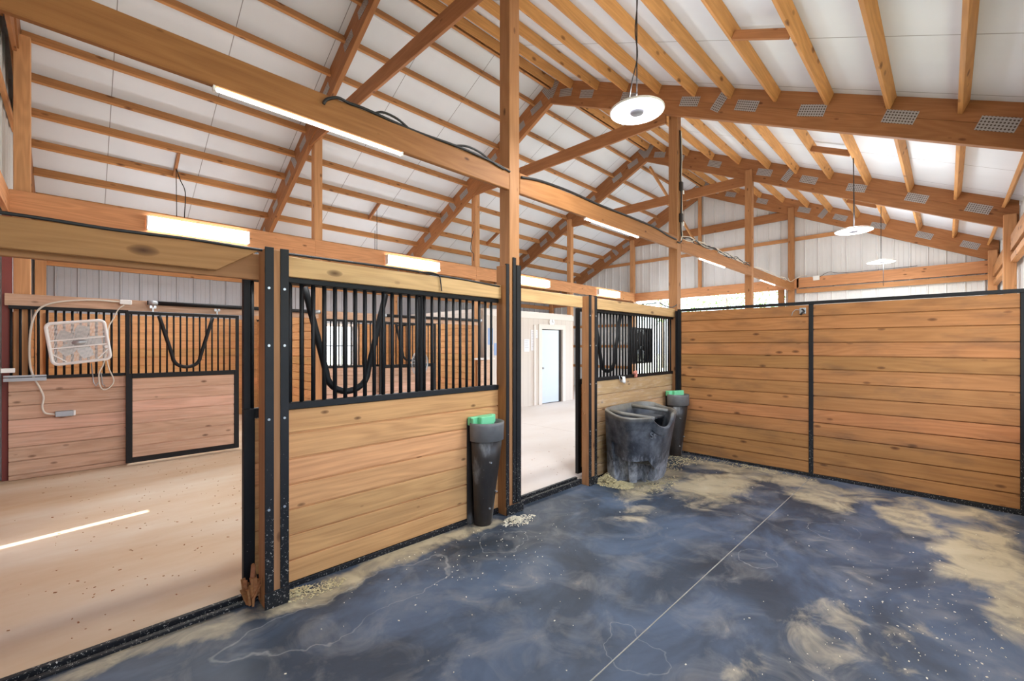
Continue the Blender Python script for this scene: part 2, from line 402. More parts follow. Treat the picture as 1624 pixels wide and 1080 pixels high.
# ------------------------------------------------------------------ setting: roof and metal walls
for nm, y0, y1 in (('ceiling_right', -1.15, RY), ('ceiling_left', RY, 12.25)):
    vs = [(x, y, zt(y)+t) for x in (-1.0, 14.7) for y in (y0, y1) for t in (.0, .06)]
    o = MB().add(vs, [(0, 1, 3, 2), (4, 6, 7, 5), (0, 4, 5, 1), (2, 3, 7, 6), (0, 2, 6, 4), (1, 5, 7, 3)]).build(nm, 'insul'); tag(o, kind='structure')
def corr(name, axis, pos, parts, side, mat='sheet'):
    """ribbed steel sheet; parts = (s0, s1, zlo, zhi) with z as numbers or functions of s; ribs stand out towards side"""
    mb = MB(); P = .305
    for s0, s1, lo, hi in parts:
        ss = [s0]; k = math.floor(s0/P)
        while k*P < s1:
            for d in (.0, .012, .034, .046, .135, .141, .147, .22, .226, .232):
                q = k*P+d
                if s0+1e-4 < q < s1-1e-4: ss.append(q)
            k += 1
        ss.append(s1)
        def off(q):
            d = q % P
            if d < 1e-3 or d > P-1e-3 or d > .0455: return .004 if (.139 < d < .143 or .224 < d < .228) else 0
            return .03 if .011 < d < .035 else 0
        vs = []; fs = []
        for q in ss:
            a = pos+side*off(q)
            for z in ((lo(q) if callable(lo) else lo), (hi(q) if callable(hi) else hi)):
                vs.append((a, q, z) if axis == 'x' else (q, a, z))
        for i in range(len(ss)-1): fs.append((2*i, 2*i+2, 2*i+3, 2*i+1))
        mb.add(vs, fs)
    o = mb.build(name, mat, fix=False); m = o.modifiers.new('thickness', 'SOLIDIFY'); m.thickness = .003; m.offset = 0
    return tag(o, kind='structure')
corr('wall_back', 'x', 14.22, [(-.9, 3.24, -.1, zt), (3.24, 7.9, 3.2, zt), (7.9, 11.9, -.1, zt)], -1)
corr('wall_left', 'y', 11.86, [(-.75, 4.67, -.1, zt(11.9)), (4.67, 5.45, -.1, 1.08), (4.67, 5.45, 2.12, zt(11.9)), (5.45, 14.3, -.1, zt(11.9))], -1, 'sheet_grey')
corr('wall_front', 'x', -.66, [(-.9, .2, -.1, zt), (.2, 2.7, -.1, zt), (2.7, 3.05, -.1, zt), (3.05, 7.5, 3.2, zt), (7.5, 11.9, -.1, zt)], 1)
corr('wall_right', 'y', -.84, [(-.75, -.4, -.1, zt(-.84)), (-.4, 2.6, -.1, 1.1), (-.4, 2.6, 3.0, zt(-.84)), (2.6, 3.4, -.1, zt(-.84)), (3.4, 6.2, -.1, 1.1), (3.4, 6.2, 3.0, zt(-.84)),
     (6.2, 7.4, -.1, zt(-.84)), (7.4, 9.8, -.1, 1.2), (7.4, 9.8, 2.3, zt(-.84)), (9.8, 11.0, -.1, zt(-.84)), (11.0, 13.4, -.1, 1.2), (11.0, 13.4, 2.3, zt(-.84)), (13.4, 14.3, -.1, zt(-.84))], 1)

# ------------------------------------------------------------------ posts
rows = [('near stall front', NEAR, 'post', 'near'), ('far stall front', FARP, 'post_far', 'far'), ('outer right wall', OUTR, 'post_far', 'right'), ('outer left wall', OUTL, 'post_far', 'left')]
WHERE = {
 'near': ['square wooden post at the near end of the near row, beside the barn end opening', 'tall wooden post between the two stall doorways, rising out of the picture',
          'tall brown post in the corner where the stall front meets the plank back wall', 'tall orange post behind the plank back wall, the nearer one', 'orange post of the near row standing against the far ribbed end wall'],
 'far': ['orange post at the far left above the box fan, beside the red jamb', 'orange far post rising from the far header at upper left of the long panel', 'orange far post seen just left of the tall near post',
         'orange post to the right of the grey door room, rising to the roof', 'orange post against the ribbed end wall where the far header ends'],
 'right': ['post of the outer right wall nearest the camera', 'second post of the outer right wall from the camera', 'post of the outer right wall at the end of the plank back wall', 'pale orange post at the far right under the end of the roof truss', 'orange post in the right corner of the ribbed end wall'],
 'left': ['orange corner post behind the box fan against the ribbed outer wall', 'post of the outer left wall at the partition of the two far stalls', 'post of the outer left wall beside the grey door room', 'post of the outer left wall beyond the grey door room', 'post in the left corner of the far ribbed end wall']}
for rname, (y0, y1), mat, key in rows:
    for k, x0 in enumerate(XP):
        if k == 0: x0 = x0+.03
        yc = (y0+y1)/2; front = k in (1, 2)
        top = zb(yc)+(.30 if 0 < k < 3 else .22)
        zf = -.09 if (key == 'near' or key == 'right') and k < 3 else 0
        beamo = beam('post', (x0+.07, yc, zf-.0), (x0+.07, yc, top), .14, .14, mat, bevel=.005)
        tag(beamo, WHERE[key][k], 'post', 'posts of the '+rname, 'thing')

# ------------------------------------------------------------------ trusses
def plate_mesh():
    if 'plate' not in CACHE: CACHE['plate'] = MB().box(-.15, .15, -.07, .07, -.002, .002).mesh('nail_plate', 'plate')
    return CACHE['plate']
TL = ['roof truss over the near barn end, nearest the camera', 'second roof truss, its left chord crossing behind the long beam at upper left',
      'roof truss meeting the corner post, its chord running to the right picture edge', 'roof truss beyond the plank back wall, ending on the pale post at right', 'roof truss flat against the far ribbed end wall']
D = .423
for k, x0 in enumerate(XP):
    xc = x0-.042 if k < 3 else x0+.10
    if k == 0: xc = x0+.04
    if k == 4: xc = x0+.10
    t = thing('roof_truss', (xc, RY, zb(RY)), TL[k], 'roof truss', 'roof trusses')
    for sgn in (-1, 1):
        TH = THS[sgn]; CT = math.cos(TH)
        L = (RY+.80)/CT if sgn < 0 else (11.9-RY)/CT
        d = Vector((0, sgn*CT, -math.sin(TH))); up = Vector((0, sgn*math.sin(TH), CT))
        m, _ = frame((0, 0, 0), d, up); m.translation = Vector((xc, RY, zt(RY)))
        mb = MB(); tn = math.tan(TH)
        for a, b in ((0, -.2115), (-.2135, -D)):
            # plumb cuts at both ends
            vs = [(xx-z*tn*(1), y, z) for xx, in ((0.0,), (L,)) for y in (-.038, .038) for z in (a, b)]
            vs = [(x if True else x, y, z) for x, y, z in vs]
            mb.add([(x+2*z*tn if False else x, y, z) for x, y, z in vs], [(0, 1, 3, 2), (4, 6, 7, 5), (0, 4, 5, 1), (2, 3, 7, 6), (0, 2, 6, 4), (1, 5, 7, 3)])
        ch = mb.build('chord', 'truss', t, m, bevel=.003)
        for dd, rot in ((.17, 80), (.52, 8), (1.05, 4), (2.0, 0), (3.14, 3), (3.62, 75), (4.02, 0), (4.86, 4), (5.78, 0), (6.6, 0)):
            if dd > L-.3: continue
            p = m @ Vector((dd, 0, -.2125 if rot < 50 else -.17)); p.x = xc-.0405
            px = Matrix.Translation(p) @ Matrix(((0, 0, -1, 0), (-1 if sgn < 0 else 1, 0, 0, 0), (0, 1, 0, 0), (0, 0, 0, 1))) @ Matrix.Rotation(-TH+R(rot), 4, 'Z')
            setup(bpy.data.objects.new('nail_plate', plate_mesh()), ch, px)
    beam('collar_tie', (xc, 3.16 if k in (1, 2) else 3.0, 5.245), (xc, 8.0, 5.245), .04, .225, 'truss', t)
    if k == 4: beam('center_stud', (xc, 5.6, 3.46), (xc, 5.6, 6.35), .09, .09, 'girt', t)

# ------------------------------------------------------------------ purlins, blocks
BAY = ['near bay over the stall and aisle', 'second bay from the near end', 'third bay from the near end', 'farthest bay at the ribbed end wall']
YS = ([5.42, 4.97, 4.39, 3.81, 3.23, 2.65, 2.14, 1.57, 1.0, .42, -.155, -.69], [5.62]+[5.996+.538*i for i in range(11)])
for side in (0, 1):
    TH = THS[-1 if side == 0 else 1]; CT = math.cos(TH)
    sd_ = ('right', 'left')[side]
    for i, y in enumerate(YS[side]):
        Y = y
        up = Vector((0, (-1 if side == 0 else 1)*math.sin(TH), CT))
        for b in range(4):
            x0 = XP[b]-.004 if b > 0 else XP[0]+.08; x1 = XP[b+1]-.08 if b < 2 else XP[b+1]+.06
            if b == 3: x0 = XP[3]+.14
            if b == 2: x0 = XP[2]
            c = Vector((0, Y, zt(Y)))-up*.072
            o = beam('roof_purlin', (x0, c.y, c.z), (x1, c.y, c.z), .04, .14, 'purlin_r' if side == 0 else 'purlin', up=up, bevel=.002)
            tag(o, 'wooden roof purlin, %s below the ridge on the %s slope, %s' % (ORD[i], sd_, ('near bay', 'second bay', 'third bay', 'farthest bay')[b]), 'purlin', 'purlins under the %s roof slope' % sd_, 'thing')
blk = 0
for Y, xs, nm in ((1.285, (1.22, 4.90, 8.63, 12.3), 'right'), (9.49, (1.22, 4.90, 8.63, 12.3), 'left')):
    TH = THS[-1 if nm == 'right' else 1]; CT = math.cos(TH)
    for j, x in enumerate(xs):
        up = Vector((0, (-1 if nm == 'right' else 1)*math.sin(TH), CT))
        a = Vector((x, Y-.26, zt(Y-.26)))-up*.11; b = Vector((x, Y+.26, zt(Y+.26)))-up*.11
        tag(beam('purlin_block', a, b, .04, .09, 'truss', up=up), 'short wooden block between two purlins on the %s roof slope, %s' % (nm, ('near bay', 'second bay', 'third bay', 'farthest bay')[j]), 'wooden block', 'short blocks between purlins', 'thing')
tag(beam('diagonal_brace', (10.5, 5.45, 6.22), (14.05, 5.62, 4.75), .038, .09, 'purlin'), 'pale diagonal brace dropping from the truss peak to the end wall stud', 'brace', None, 'thing')

# ------------------------------------------------------------------ girts of the end walls and outer walls
GL = []
def girt(p0, p1, wd, ht, label, group=None, mat='girt', name='wall_girt', cat='girt'):
    o = beam(name, p0, p1, wd, ht, mat); tag(o, label, cat, group, 'thing'); return o
for z in (4.56, 5.34):
    hw = (zb(RY)-z)/.51-.05
    girt((14.165, RY-hw-.2, z), (14.165, RY+hw+.2, z), .04, .10, 'girt across the far ribbed gable, %s one above the end header' % ('lower' if z < 5 else 'upper'), 'girts of the far end wall')
for z, nm in ((.8, 'lowest'), (1.57, 'second lowest'), (2.34, 'third lowest')):
    girt((14.165, 8.04, z), (14.165, 11.7, z), .04, .10, 'girt on the far end wall left of the end opening, %s' % nm, 'girts of the far end wall')
    girt((14.165, -.6, z), (14.165, 2.98, z), .04, .10, 'girt on the far end wall behind the plank wall, %s' % nm, 'girts of the far end wall')
girt((14.13, 2.9, 3.315), (14.13, 8.2, 3.315), .05, .29, 'deep orange header beam over the far end opening', None, 'header_o', 'header_beam', 'header beam')
girt((14.13, -.7, 3.33), (14.13, 2.95, 3.33), .05, .27, 'orange header beam on the end wall right of the opening, upper of two', None, 'header_o', 'header_beam', 'header beam')
girt((14.12, -.7, 3.10), (14.12, 2.95, 3.10), .06, .12, 'lighter girt just under the right end wall header', None, 'girt')
girt((14.12, 8.06, 3.315), (14.12, 11.7, 3.315), .05, .29, 'orange header beam on the end wall left of the opening', None, 'header_o', 'header_beam', 'header beam')
tag(beam('opening_jamb', (14.12, 3.32, 0), (14.12, 3.32, 3.17), .14, .14, 'beam'), 'brown jamb at the right side of the far end opening', 'jamb', None, 'thing')
for z, nm in ((3.16, 'highest'), (2.45, 'middle'), (3.55, 'eave')):
    for b in range(4):
        girt((XP[b]+.14, 11.82, z), (XP[b+1], 11.82, z), .04, .14, 'horizontal girt on the outer left wall, %s one, %s' % (nm, ('near bay', 'second bay', 'third bay', 'farthest bay')[b]), 'girts of the outer left wall')
for z, nm, dp in ((3.2, 'upper', .24), (2.95, 'lower', .10)):
    for b in range(4):
        girt((XP[b]+.14, -.74, z), (XP[b+1], -.74, z), .08, dp, 'header on the outer right wall, %s one, %s' % (nm, ('near bay', 'second bay', 'third bay', 'farthest bay')[b]), 'headers of the outer right wall', 'purlin')
for z, nm in ((4.56, 'lower'), (5.34, 'upper')):
    hw = (zb(RY)-z)/.51-.05
    girt((-.605, RY-hw, z), (-.605, RY+hw, z), .04, .10, 'girt across the near gable, %s one' % nm, 'girts of the near end wall')
girt((-.59, 2.9, 3.3), (-.59, 11.6, 3.3), .05, .26, 'header beam over the near barn end opening', None, 'header_o', 'header_beam', 'header beam')

tag(MB().box(-.80, -.58, 2.8, 7.9, 3.235, 3.27).build('sun_gap_cap', 'red'), kind='structure')  # added cap, blocks stray sun between the door tops and the wall
# near end barn doors, with a slit between them that lets one strip of sun in
def barn_door(y0, y1, label, slit=0):
    t = thing('barn_door', (-.72, (y0+y1)/2, 0), label, 'barn door', 'red sliding barn doors')
    mb = MB()
    mb.box(-.74, -.72, y0, y1, .0, 3.235); mb.build('door_skin', 'red', t)
    fr = MB(); fr.box(-.72, -.68, y0, y0+.09, .02, 3.2).box(-.72, -.68, y1-.09, y1, .02, 3.2).box(-.72, -.68, y0+.09, y1-.09, .02, .11).box(-.72, -.68, y0+.09, y1-.09, 3.11, 3.2).box(-.72, -.68, y0+.09, y1-.09, 1.5, 1.6)
    fr.build('door_frame', 'red', t)
barn_door(3.0, 5.20, 'red metal barn door leaf right of the sunlit slit')
barn_door(5.29, 7.88, 'red metal barn door leaf left of the sunlit slit')
t = thing('door_jamb_cover', (-.60, 7.9, 0), 'dark red jamb at the left picture edge beside the fan stall', 'jamb')
MB().box(-.626, -.548, 7.865, 7.95, 0, 3.15).build('jamb_board', 'red', t)
MB().box(-.60, -.26, 7.68, 7.72, 1.18, 1.22).box(-.60, -.26, 7.68, 7.715, 1.23, 1.25).build('latch_bar', 'galv', t)
MB().box(-.62, -.51, 7.66, 7.70, 1.285, 1.335).build('tag', 'white', t, bevel=.004)

# ------------------------------------------------------------------ long beams and headers
for b in range(4):
    x0 = XP[b]+.14; x1 = XP[b+1]
    tag(beam('long_beam', (x0, 3.02, 3.212), (x1, 3.02, 3.212), .045, .205, 'beam', bevel=.006),
        'long beam above the near stall fronts, %s' % ('nearest, crossing the upper left', 'from tall post to corner post', 'beyond the corner post', 'farthest length')[b], 'beam', 'long beams above the near stalls', 'thing')
    tag(beam('far_header', (x0-.14, 7.88, 3.315), (x1, 7.88, 3.315), .04, .29, 'header_o', bevel=.004),
        'orange header board across the aisle, %s' % ('nearest length at upper left', 'length ending behind the tall post', 'length above the grey door room', 'farthest length')[b], 'header beam', 'far aisle header boards', 'thing')
# header boards on the stall fronts
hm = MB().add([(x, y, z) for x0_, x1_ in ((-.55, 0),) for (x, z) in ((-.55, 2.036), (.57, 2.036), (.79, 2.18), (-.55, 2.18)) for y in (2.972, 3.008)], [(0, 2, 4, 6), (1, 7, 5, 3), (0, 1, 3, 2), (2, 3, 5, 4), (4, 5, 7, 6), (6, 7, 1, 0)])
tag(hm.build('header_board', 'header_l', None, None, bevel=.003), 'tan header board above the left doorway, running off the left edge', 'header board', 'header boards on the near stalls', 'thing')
tag(beam('header_board', (-.55, 3.06, 2.09), (.93, 3.06, 2.09), .04, .16, 'post'), 'brown header board behind the tan one above the left doorway', 'header board', 'header boards on the near stalls', 'thing')
tag(beam('header_board', (.93, 3.05, 2.115), (2.885, 3.05, 2.115), .04, .13, 'header'), 'light header board above the long barred stall panel', 'header board', 'header boards on the near stalls', 'thing')
tag(beam('header_board', (3.105, 3.05, 2.112), (4.205, 3.05, 2.112), .04, .13, 'header'), 'light header board above the open middle doorway', 'header board', 'header boards on the near stalls', 'thing')
tag(beam('header_board', (4.385, 3.05, 2.112), (6.67, 3.05, 2.112), .04, .13, 'header'), 'header board above the small barred panel by the corner', 'header board', 'header boards on the near stalls', 'thing')

# ------------------------------------------------------------------ jambs
def jamb(x0, x1, y0, y1, top, label, zf):
    t = thing('door_jamb', ((x0+x1)/2, (y0+y1)/2, zf), label, 'door jamb', 'steel edged door jambs')
    beam('wood_core', ((x0+x1)/2, (y0+y1)/2, zf), ((x0+x1)/2, (y0+y1)/2, top-.01), x1-x0, y1-y0, 'post', t, up=(0, 1, 0))
    for a, b in ((x0-.001, x0+.048), (x1-.045, x1+.004)):
        MB().box(a, b, y0-.006, y0+.002, zf+.1, top).build('steel_strip', 'steel_dirty', t, bevel=.001)
    sc = MB()
    for z in (.6, 1.15, 1.6, 1.95):
        for a in (x0+.02, x1-.022): sc.tube([(a, y0-.010, z), (a, y0-.004, z)], .008, 8)
    sc.build('screw', 'galv', t)
    MB().box(x0-.004, x1+.006, y0-.012, y0-.004, zf-.02, zf+.10).build('foot_plate', 'steel_dirty', t, bevel=.002)
jamb(.805, .935, 2.92, 3.05, 2.20, 'wooden jamb with two black steel strips at the left end of the barred panel', zs(.85, 2.95))
jamb(4.215, 4.375, 2.95, 3.05, 2.19, 'wooden jamb with black steel strips between the middle doorway and the black trough', zs(4.3, 2.95))
for z in (.55, .80, 1.05):
    MB().tube([(4.19, 3.0, z), (4.222, 3.0, z+.01)], .005, 6).tube([(4.188, 2.995, z-.012), (4.186, 3.004, z+.035)], .004, 6).build('bent_nail', 'beam', bpy.data.objects['door_jamb.001'])
# claddings on the tall post
t = thing('post_cladding', (2.95, 2.98, zs(2.95, 3)), 'brown plank and black channels screwed to the foot of the tall middle post', 'post cladding')
z0 = zs(2.95, 3)
beam('plank', (2.905, 3.035, z0), (2.905, 3.035, 2.37), .04, .13, 'beam', t, up=(0, 1, 0))
MB().box(2.888, 2.925, 2.962, 2.970, z0+.08, 2.38).box(2.888, 2.893, 2.968, 2.985, z0+.08, 2.38).build('steel_channel', 'steel_dirty', t)
MB().box(3.005, 3.045, 2.988, 2.998, z0+.08, 2.46).build('steel_channel', 'steel_dirty', t)
MB().box(3.055, 3.11, 2.985, 2.998, z0+.08, 2.39).box(3.105, 3.113, 2.985, 3.12, z0, 2.39).build('steel_channel', 'steel_dirty', t)
MB().box(2.886, 3.115, 2.952, 2.960, z0-.02, z0+.09).build('foot_plate', 'steel_dirty', t, bevel=.002)
t = thing('corner_channel', (6.66, 2.96, -.06), 'black steel channel standing in the corner behind the small feeder', 'steel channel')
MB().box(6.60, 6.666, 2.985, 2.998, -.06, 2.14).box(6.655, 6.663, 2.93, 2.985, -.06, 2.14).build('steel_channel', 'steel', t)

# ------------------------------------------------------------------ stall fronts
def planks(name, mat, parent, p0, length, zedges, thick, along='x', gap=.0115):
    """boards one above another; own X runs along them"""
    m = T(*p0) if along == 'x' else T(*p0) @ Matrix.Rotation(R(90), 4, 'Z')
    mb = MB()
    for a, b in zip(zedges[:-1], zedges[1:]):
        mb.box(0, length, -thick/2, thick/2, a-p0[2]+gap/2, b-p0[2]-gap/2)
    mb.box(.004, length-.004, -.004, .004, zedges[0]-p0[2]+.004, zedges[-1]-p0[2]-.004)
    return mb.build(name, mat, parent, m, bevel=.003)
def bars(t, xs, y, z0, z1, r=.0125, name='bar', mat='steel'):
    for x in xs: rod(name, (x, y, z0), (x, y, z1), r, mat, t)
def frange(a, b, s):
    o = []
    while a <= b: o.append(a); a += s
    return o
# long panel
t = thing('barred_stall_front', (1.86, 3.085, 0), 'long stall front panel, seven light planks below black vertical bars', 'stall panel')
zf = zs(1.9, 3.05)
planks('plank_wall', 'front', t, (.935, 3.095, 0), 1.95, [.026, .177, .343, .513, .679, .849, 1.018, 1.178], .04)
MB().box(.935, 2.885, 3.067, 3.12, zf-.03, .028).build('bottom_rail', 'steel_dirty', t, bevel=.003)
MB().box(.935, 2.885, 3.065, 3.125, 1.176, 1.221).build('middle_rail', 'steel', t, bevel=.004)
MB().box(.935, 2.885, 3.065, 3.125, 2.014, 2.050).build('top_rail', 'steel', t, bevel=.004)
bars(t, frange(1.0, 2.86, .0755), 3.095, 1.221, 2.014)
# small panel by the corner
t = thing('barred_stall_front', (5.5, 3.085, -.04), 'short stall front panel behind the black trough, dusty planks below close black bars', 'stall panel')
planks('plank_wall', 'gray_plank', t, (4.385, 3.095, -.04), 2.285, [-.03, .12, .30, .47, .64, .81, .98, 1.16], .04)
MB().box(4.385, 6.67, 3.067, 3.12, -.07, -.03).build('bottom_rail', 'steel_dirty', t, bevel=.003)
MB().box(4.385, 6.67, 3.065, 3.125, 1.158, 1.20).build('middle_rail', 'steel', t, bevel=.004)
MB().box(4.385, 6.67, 3.065, 3.125, 2.014, 2.048).build('top_rail', 'steel', t, bevel=.004)
bars(t, frange(4.45, 6.66, .0755), 3.095, 1.20, 2.014)

def stall_door(x0, x1, y, z_mid, label, planks_mat, group, front=-1, ztop=2.06):
    """sliding stall door with bars above planks and a drop yoke"""
    t = thing('sliding_stall_door', ((x0+x1)/2, y, 0), label, 'sliding door', group)
    fr = .065; yy0, yy1 = y-.022, y+.022
    planks('door_planks', planks_mat, t, (x0+fr, y, .01), x1-x0-2*fr, [.03+fr+i*(z_mid-fr*2-.03)/7 for i in range(8)], .03)
    mb = MB(); mb.box(x0, x0+fr, yy0, yy1, .03, z_mid).box(x1-fr, x1, yy0, yy1, .03, z_mid)
    mb.box(x0+fr, x1-fr, yy0, yy1, .03, .03+fr).box(x0+fr, x1-fr, yy0, yy1, z_mid-fr, z_mid)
    mb.build('lower_frame', 'steel', t, bevel=.003)
    mb = MB(); mb.box(x0, x0+.04, yy0, yy1, z_mid, ztop).box(x1-.04, x1, yy0, yy1, z_mid, ztop).box(x0+.04, x1-.04, yy0, yy1, ztop-.04, ztop)
    mb.build('upper_frame', 'steel', t, bevel=.003)
    st = .0783 if front < 0 and y < 4 else .0755; n = int((x1-x0-.09)/st)
    xb = [x0+.055+st*i for i in range(n+1) if x0+.055+st*i < x1-.05]
    bars(t, xb, y, z_mid, ztop-.04, .011)
    xc = (x0+x1)/2; w2 = .31; pts = []
    zt_, zl = ztop-.05, z_mid+.075
    for i in range(7): pts.append((xc-w2+i/6*.15, y+front*.03, zt_-(zt_-zl-.14)*i/6))
    for i in range(1, 12):
        a = math.pi*i/12; pts.append((xc-.16*math.cos(a), y+front*.03, zl+.14-.14*math.sin(a)*1.05))
    for i in range(7): pts.append((xc+w2-(6-i)/6*.15, y+front*.03, zt_-(zt_-zl-.14)*(6-i)/6))
    MB().tube(pts, .024, 8).build('drop_yoke', 'steel', t, smooth=True)
    for x in (x0+.28, x1-.28):
        h = MB().box(x-.035, x+.035, y-.008, y+.008, ztop+.05, ztop+.062).box(x-.008, x+.008, y-.006, y+.006, ztop, ztop+.055)
        h.tube([(x-.022, y-.012, ztop+.075), (x-.022, y+.012, ztop+.075)], .016, 10).tube([(x+.022, y-.012, ztop+.075), (x+.022, y+.012, ztop+.075)], .016, 10)
        h.build('roller_hanger', 'galv', t)
    return t
stall_door(.755, 2.12, 3.21, 1.19, 'black framed sliding door standing open behind the long barred panel', 'front', 'near sliding stall doors')
stall_door(4.33, 5.62, 3.21, 1.19, 'black framed sliding door standing open behind the short barred panel', 'front', 'near sliding stall doors')
stall_door(.46, 1.765, 7.73, 1.225, 'sliding door with pink planks and yoke bar, right of the box fan across the aisle', 'pink', 'far sliding stall doors')
stall_door(4.12, 5.42, 7.73, 1.225, 'sliding door across the aisle seen through the long panel bars', 'pink', 'far sliding stall doors')
# thresholds
for x0, x1, lab in ((-.6, .81, 'double black sill rail across the left doorway'), (3.11, 4.22, 'black sill rail across the middle doorway')):
    t = thing('door_sill', ((x0+x1)/2, 3.09, 0), lab, 'door sill')
    zf = zs(x0, 3.05)
    MB().box(x0, x1, 3.05, 3.085, zf-.02, .022).build('sill_rail', 'steel_dirty', t, bevel=.004)
    MB().box(x0, x1, 3.115, 3.15, -.01, .035).box(x0, x1, 3.085, 3.115, -.01, .008).build('sill_rail', 'steel_dirty', t, bevel=.004)
# rotten splinters at the jamb foot
mb = MB()
for i in range(26):
    x = .74+random.random()*.07; y = 3.0+random.random()*.12; z = .0+random.random()*.2*(1-random.random())
    m = T(x, y, z) @ Matrix.Rotation(random.uniform(0, 3), 4, 'Z') @ Matrix.Rotation(random.uniform(-.6, .6), 4, 'X')
    mb.box(-.012, .012, -.006, .006, 0, .05+random.random()*.05, m)
tag(mb.build('wood_splinters', 'beam'), 'rotten wood splinters at the foot of the left jamb', 'wood splinters', None, 'stuff')

# tracks
def track(x0, x1, y, z, label):
    t = thing('door_track', ((x0+x1)/2, y, z), label, 'door track', 'round door tracks')
    rod('track_tube', (x0, y, z), (x1, y, z), .03, 'steel', t)
    for x in (x0+.06, x1-.06): rod('end_cap', (x-.05, y, z), (x+.05, y, z), .034, 'galv', t)
track(.68, 3.0, 7.73, 2.185, 'black round track above the far sliding door with pink planks')
track(4.15, 6.72, 7.73, 2.185, 'black round track above the second far sliding door')
track(-.5, 2.3, 3.21, 2.185, 'round track on the aisle side above the left doorway')
track(3.0, 5.8, 3.21, 2.185, 'round track on the aisle side above the middle doorway')

# back wall of the stall
t = thing('plank_partition', (6.69, 1.22, -.07), 'tall plank back wall of the stall in two panels with black steel edges', 'partition')
ze = [-.045]+[.107+.17*i for i in range(12)]+[2.128]
ym = 1.235
planks('plank_panel', 'back', t, (6.69, -.52, -.05), ym-.022+.52, ze, .045, 'y')
planks('plank_panel', 'back', t, (6.69, ym+.022, -.05), 2.975-ym-.022, ze, .045, 'y')
MB().box(6.655, 6.725, ym-.024, ym+.024, -.07, 2.13).build('steel_mullion', 'steel_dirty', t, bevel=.003)
MB().box(6.655, 6.725, -.565, -.518, -.10, 2.13).build('end_channel', 'steel_dirty', t, bevel=.003)
vs = [(x, y, (zs(6.66, y)-.005) if k == 0 else -.04) for x in (6.652, 6.728) for y in (-.56, 2.99) for k in (0, 1)]
MB().add(vs, [(0, 1, 3, 2), (4, 6, 7, 5), (0, 4, 5, 1), (2, 3, 7, 6), (0, 2, 6, 4), (1, 5, 7, 3)]).build('bottom_rail', 'steel_dirty', t)
MB().box(6.652, 6.728, -.565, 2.985, 2.13, 2.168).build('top_rail', 'steel', t, bevel=.003)
t = thing('wall_snap_hook', (6.64, 1.345, 2.05), 'small grey and black hook screwed near the top of the plank back wall', 'hook')
MB().box(6.655, 6.667, 1.29, 1.36, 2.01, 2.09).build('back_plate', 'galv', t, bevel=.004)
MB().tube([(6.65, 1.33, 2.07), (6.63, 1.30, 2.045), (6.64, 1.33, 2.02), (6.65, 1.345, 2.0)], .012, 8).build('rubber_grip', 'dark', t, smooth=True)
MB().tube([(6.65, 1.35, 2.06), (6.64, 1.40, 2.07), (6.64, 1.43, 2.04), (6.64, 1.445, 1.99)], .005, 6).build('wire', 'galv', t, smooth=True)

# ------------------------------------------------------------------ far stalls
def far_panel(x0, x1, label, z_mid=1.21):
    t = thing('barred_stall_front', ((x0+x1)/2, 7.82, 0), label, 'stall panel', 'far stall panels')
    planks('plank_wall', 'pink', t, (x0, 7.82, 0), x1-x0, [0.0, .06, .225, .39, .555, .72, .885, 1.05, 1.195], .04)
    MB().box(x0, x1, 7.79, 7.85, 1.195, 1.235).build('middle_rail', 'steel', t, bevel=.003)
    MB().box(x0, x1, 7.79, 7.85, 2.035, 2.075).build('top_rail', 'steel', t, bevel=.003)
    n = int((x1-x0)/.0755)
    bars(t, [x0+.02+i*(x1-x0-.04)/n for i in range(n+1)], 7.82, 1.235, 2.035, .0125)
far_panel(-.57, .49, 'weathered stall panel with black bars that carries the white box fan')
far_panel(3.12, 4.15, 'weathered stall panel with bars across the aisle, window behind it')
for x0, x1, lab in ((-.6, 3.0, 'weathered header board above the far stall with the box fan'), (3.1, 6.67, 'header board above the second far stall')):
    tag(beam('header_board', (x0, 7.82, 2.145), (x1, 7.82, 2.145), .04, .14, 'pink'), lab, 'header board', 'header boards on the far stalls', 'thing')
t = thing('stall_lining', (3, 11.6, 0), 'light plank lining of the outer left wall inside the far stalls', 'plank lining')
ze = [i*.17 for i in range(14)]
zl = [0]+[1.08*i/6 for i in range(1, 7)]
planks('lining_planks', 'inner', t, (-.4, 11.62, 0), 5.07, ze, .03)
planks('lining_planks', 'inner', t, (4.67, 11.62, 0), .78, zl, .03)
planks('lining_planks', 'inner', t, (5.45, 11.62, 0), 1.25, ze, .03)
MB().box(4.60, 4.67, 11.58, 11.63, 1.02, 2.19).box(5.45, 5.52, 11.58, 11.63, 1.02, 2.19).box(4.6, 5.52, 11.58, 11.63, 2.12, 2.19).box(4.6, 5.52, 11.58, 11.63, 1.01, 1.08).build('window_1', 'trimw'); tag(bpy.data.objects['window_1'], kind='structure')
MB().box(5.05, 5.07, 11.59, 11.61, 1.08, 2.12).box(4.67, 5.45, 11.59, 11.61, 1.58, 1.60).build('window_2', 'steel'); tag(bpy.data.objects['window_2'], kind='structure')
for x, lab in ((3.05, 'plank partition between the two far stalls'), (6.74, 'light plank partition at the right end of the second far stall')):
    t = thing('plank_partition', (x, 9.8, 0), lab, 'partition', 'far stall partitions')
    planks('plank_panel', 'inner', t, (x, 8.06, 0), 3.54, [i*.155 for i in range(15)], .04, 'y')
    MB().box(x-.03, x+.03, 8.06, 11.6, 2.17, 2.21).build('top_rail', 'steel', t)
# end lining of the first far stall
t = thing('plank_partition', (-.5, 9.8, 0), 'plank lining of the near end wall inside the fan stall', 'partition', 'far stall partitions')
planks('plank_panel', 'inner', t, (-.56, 8.06, 0), 3.54, [i*.155 for i in range(14)], .03, 'y')

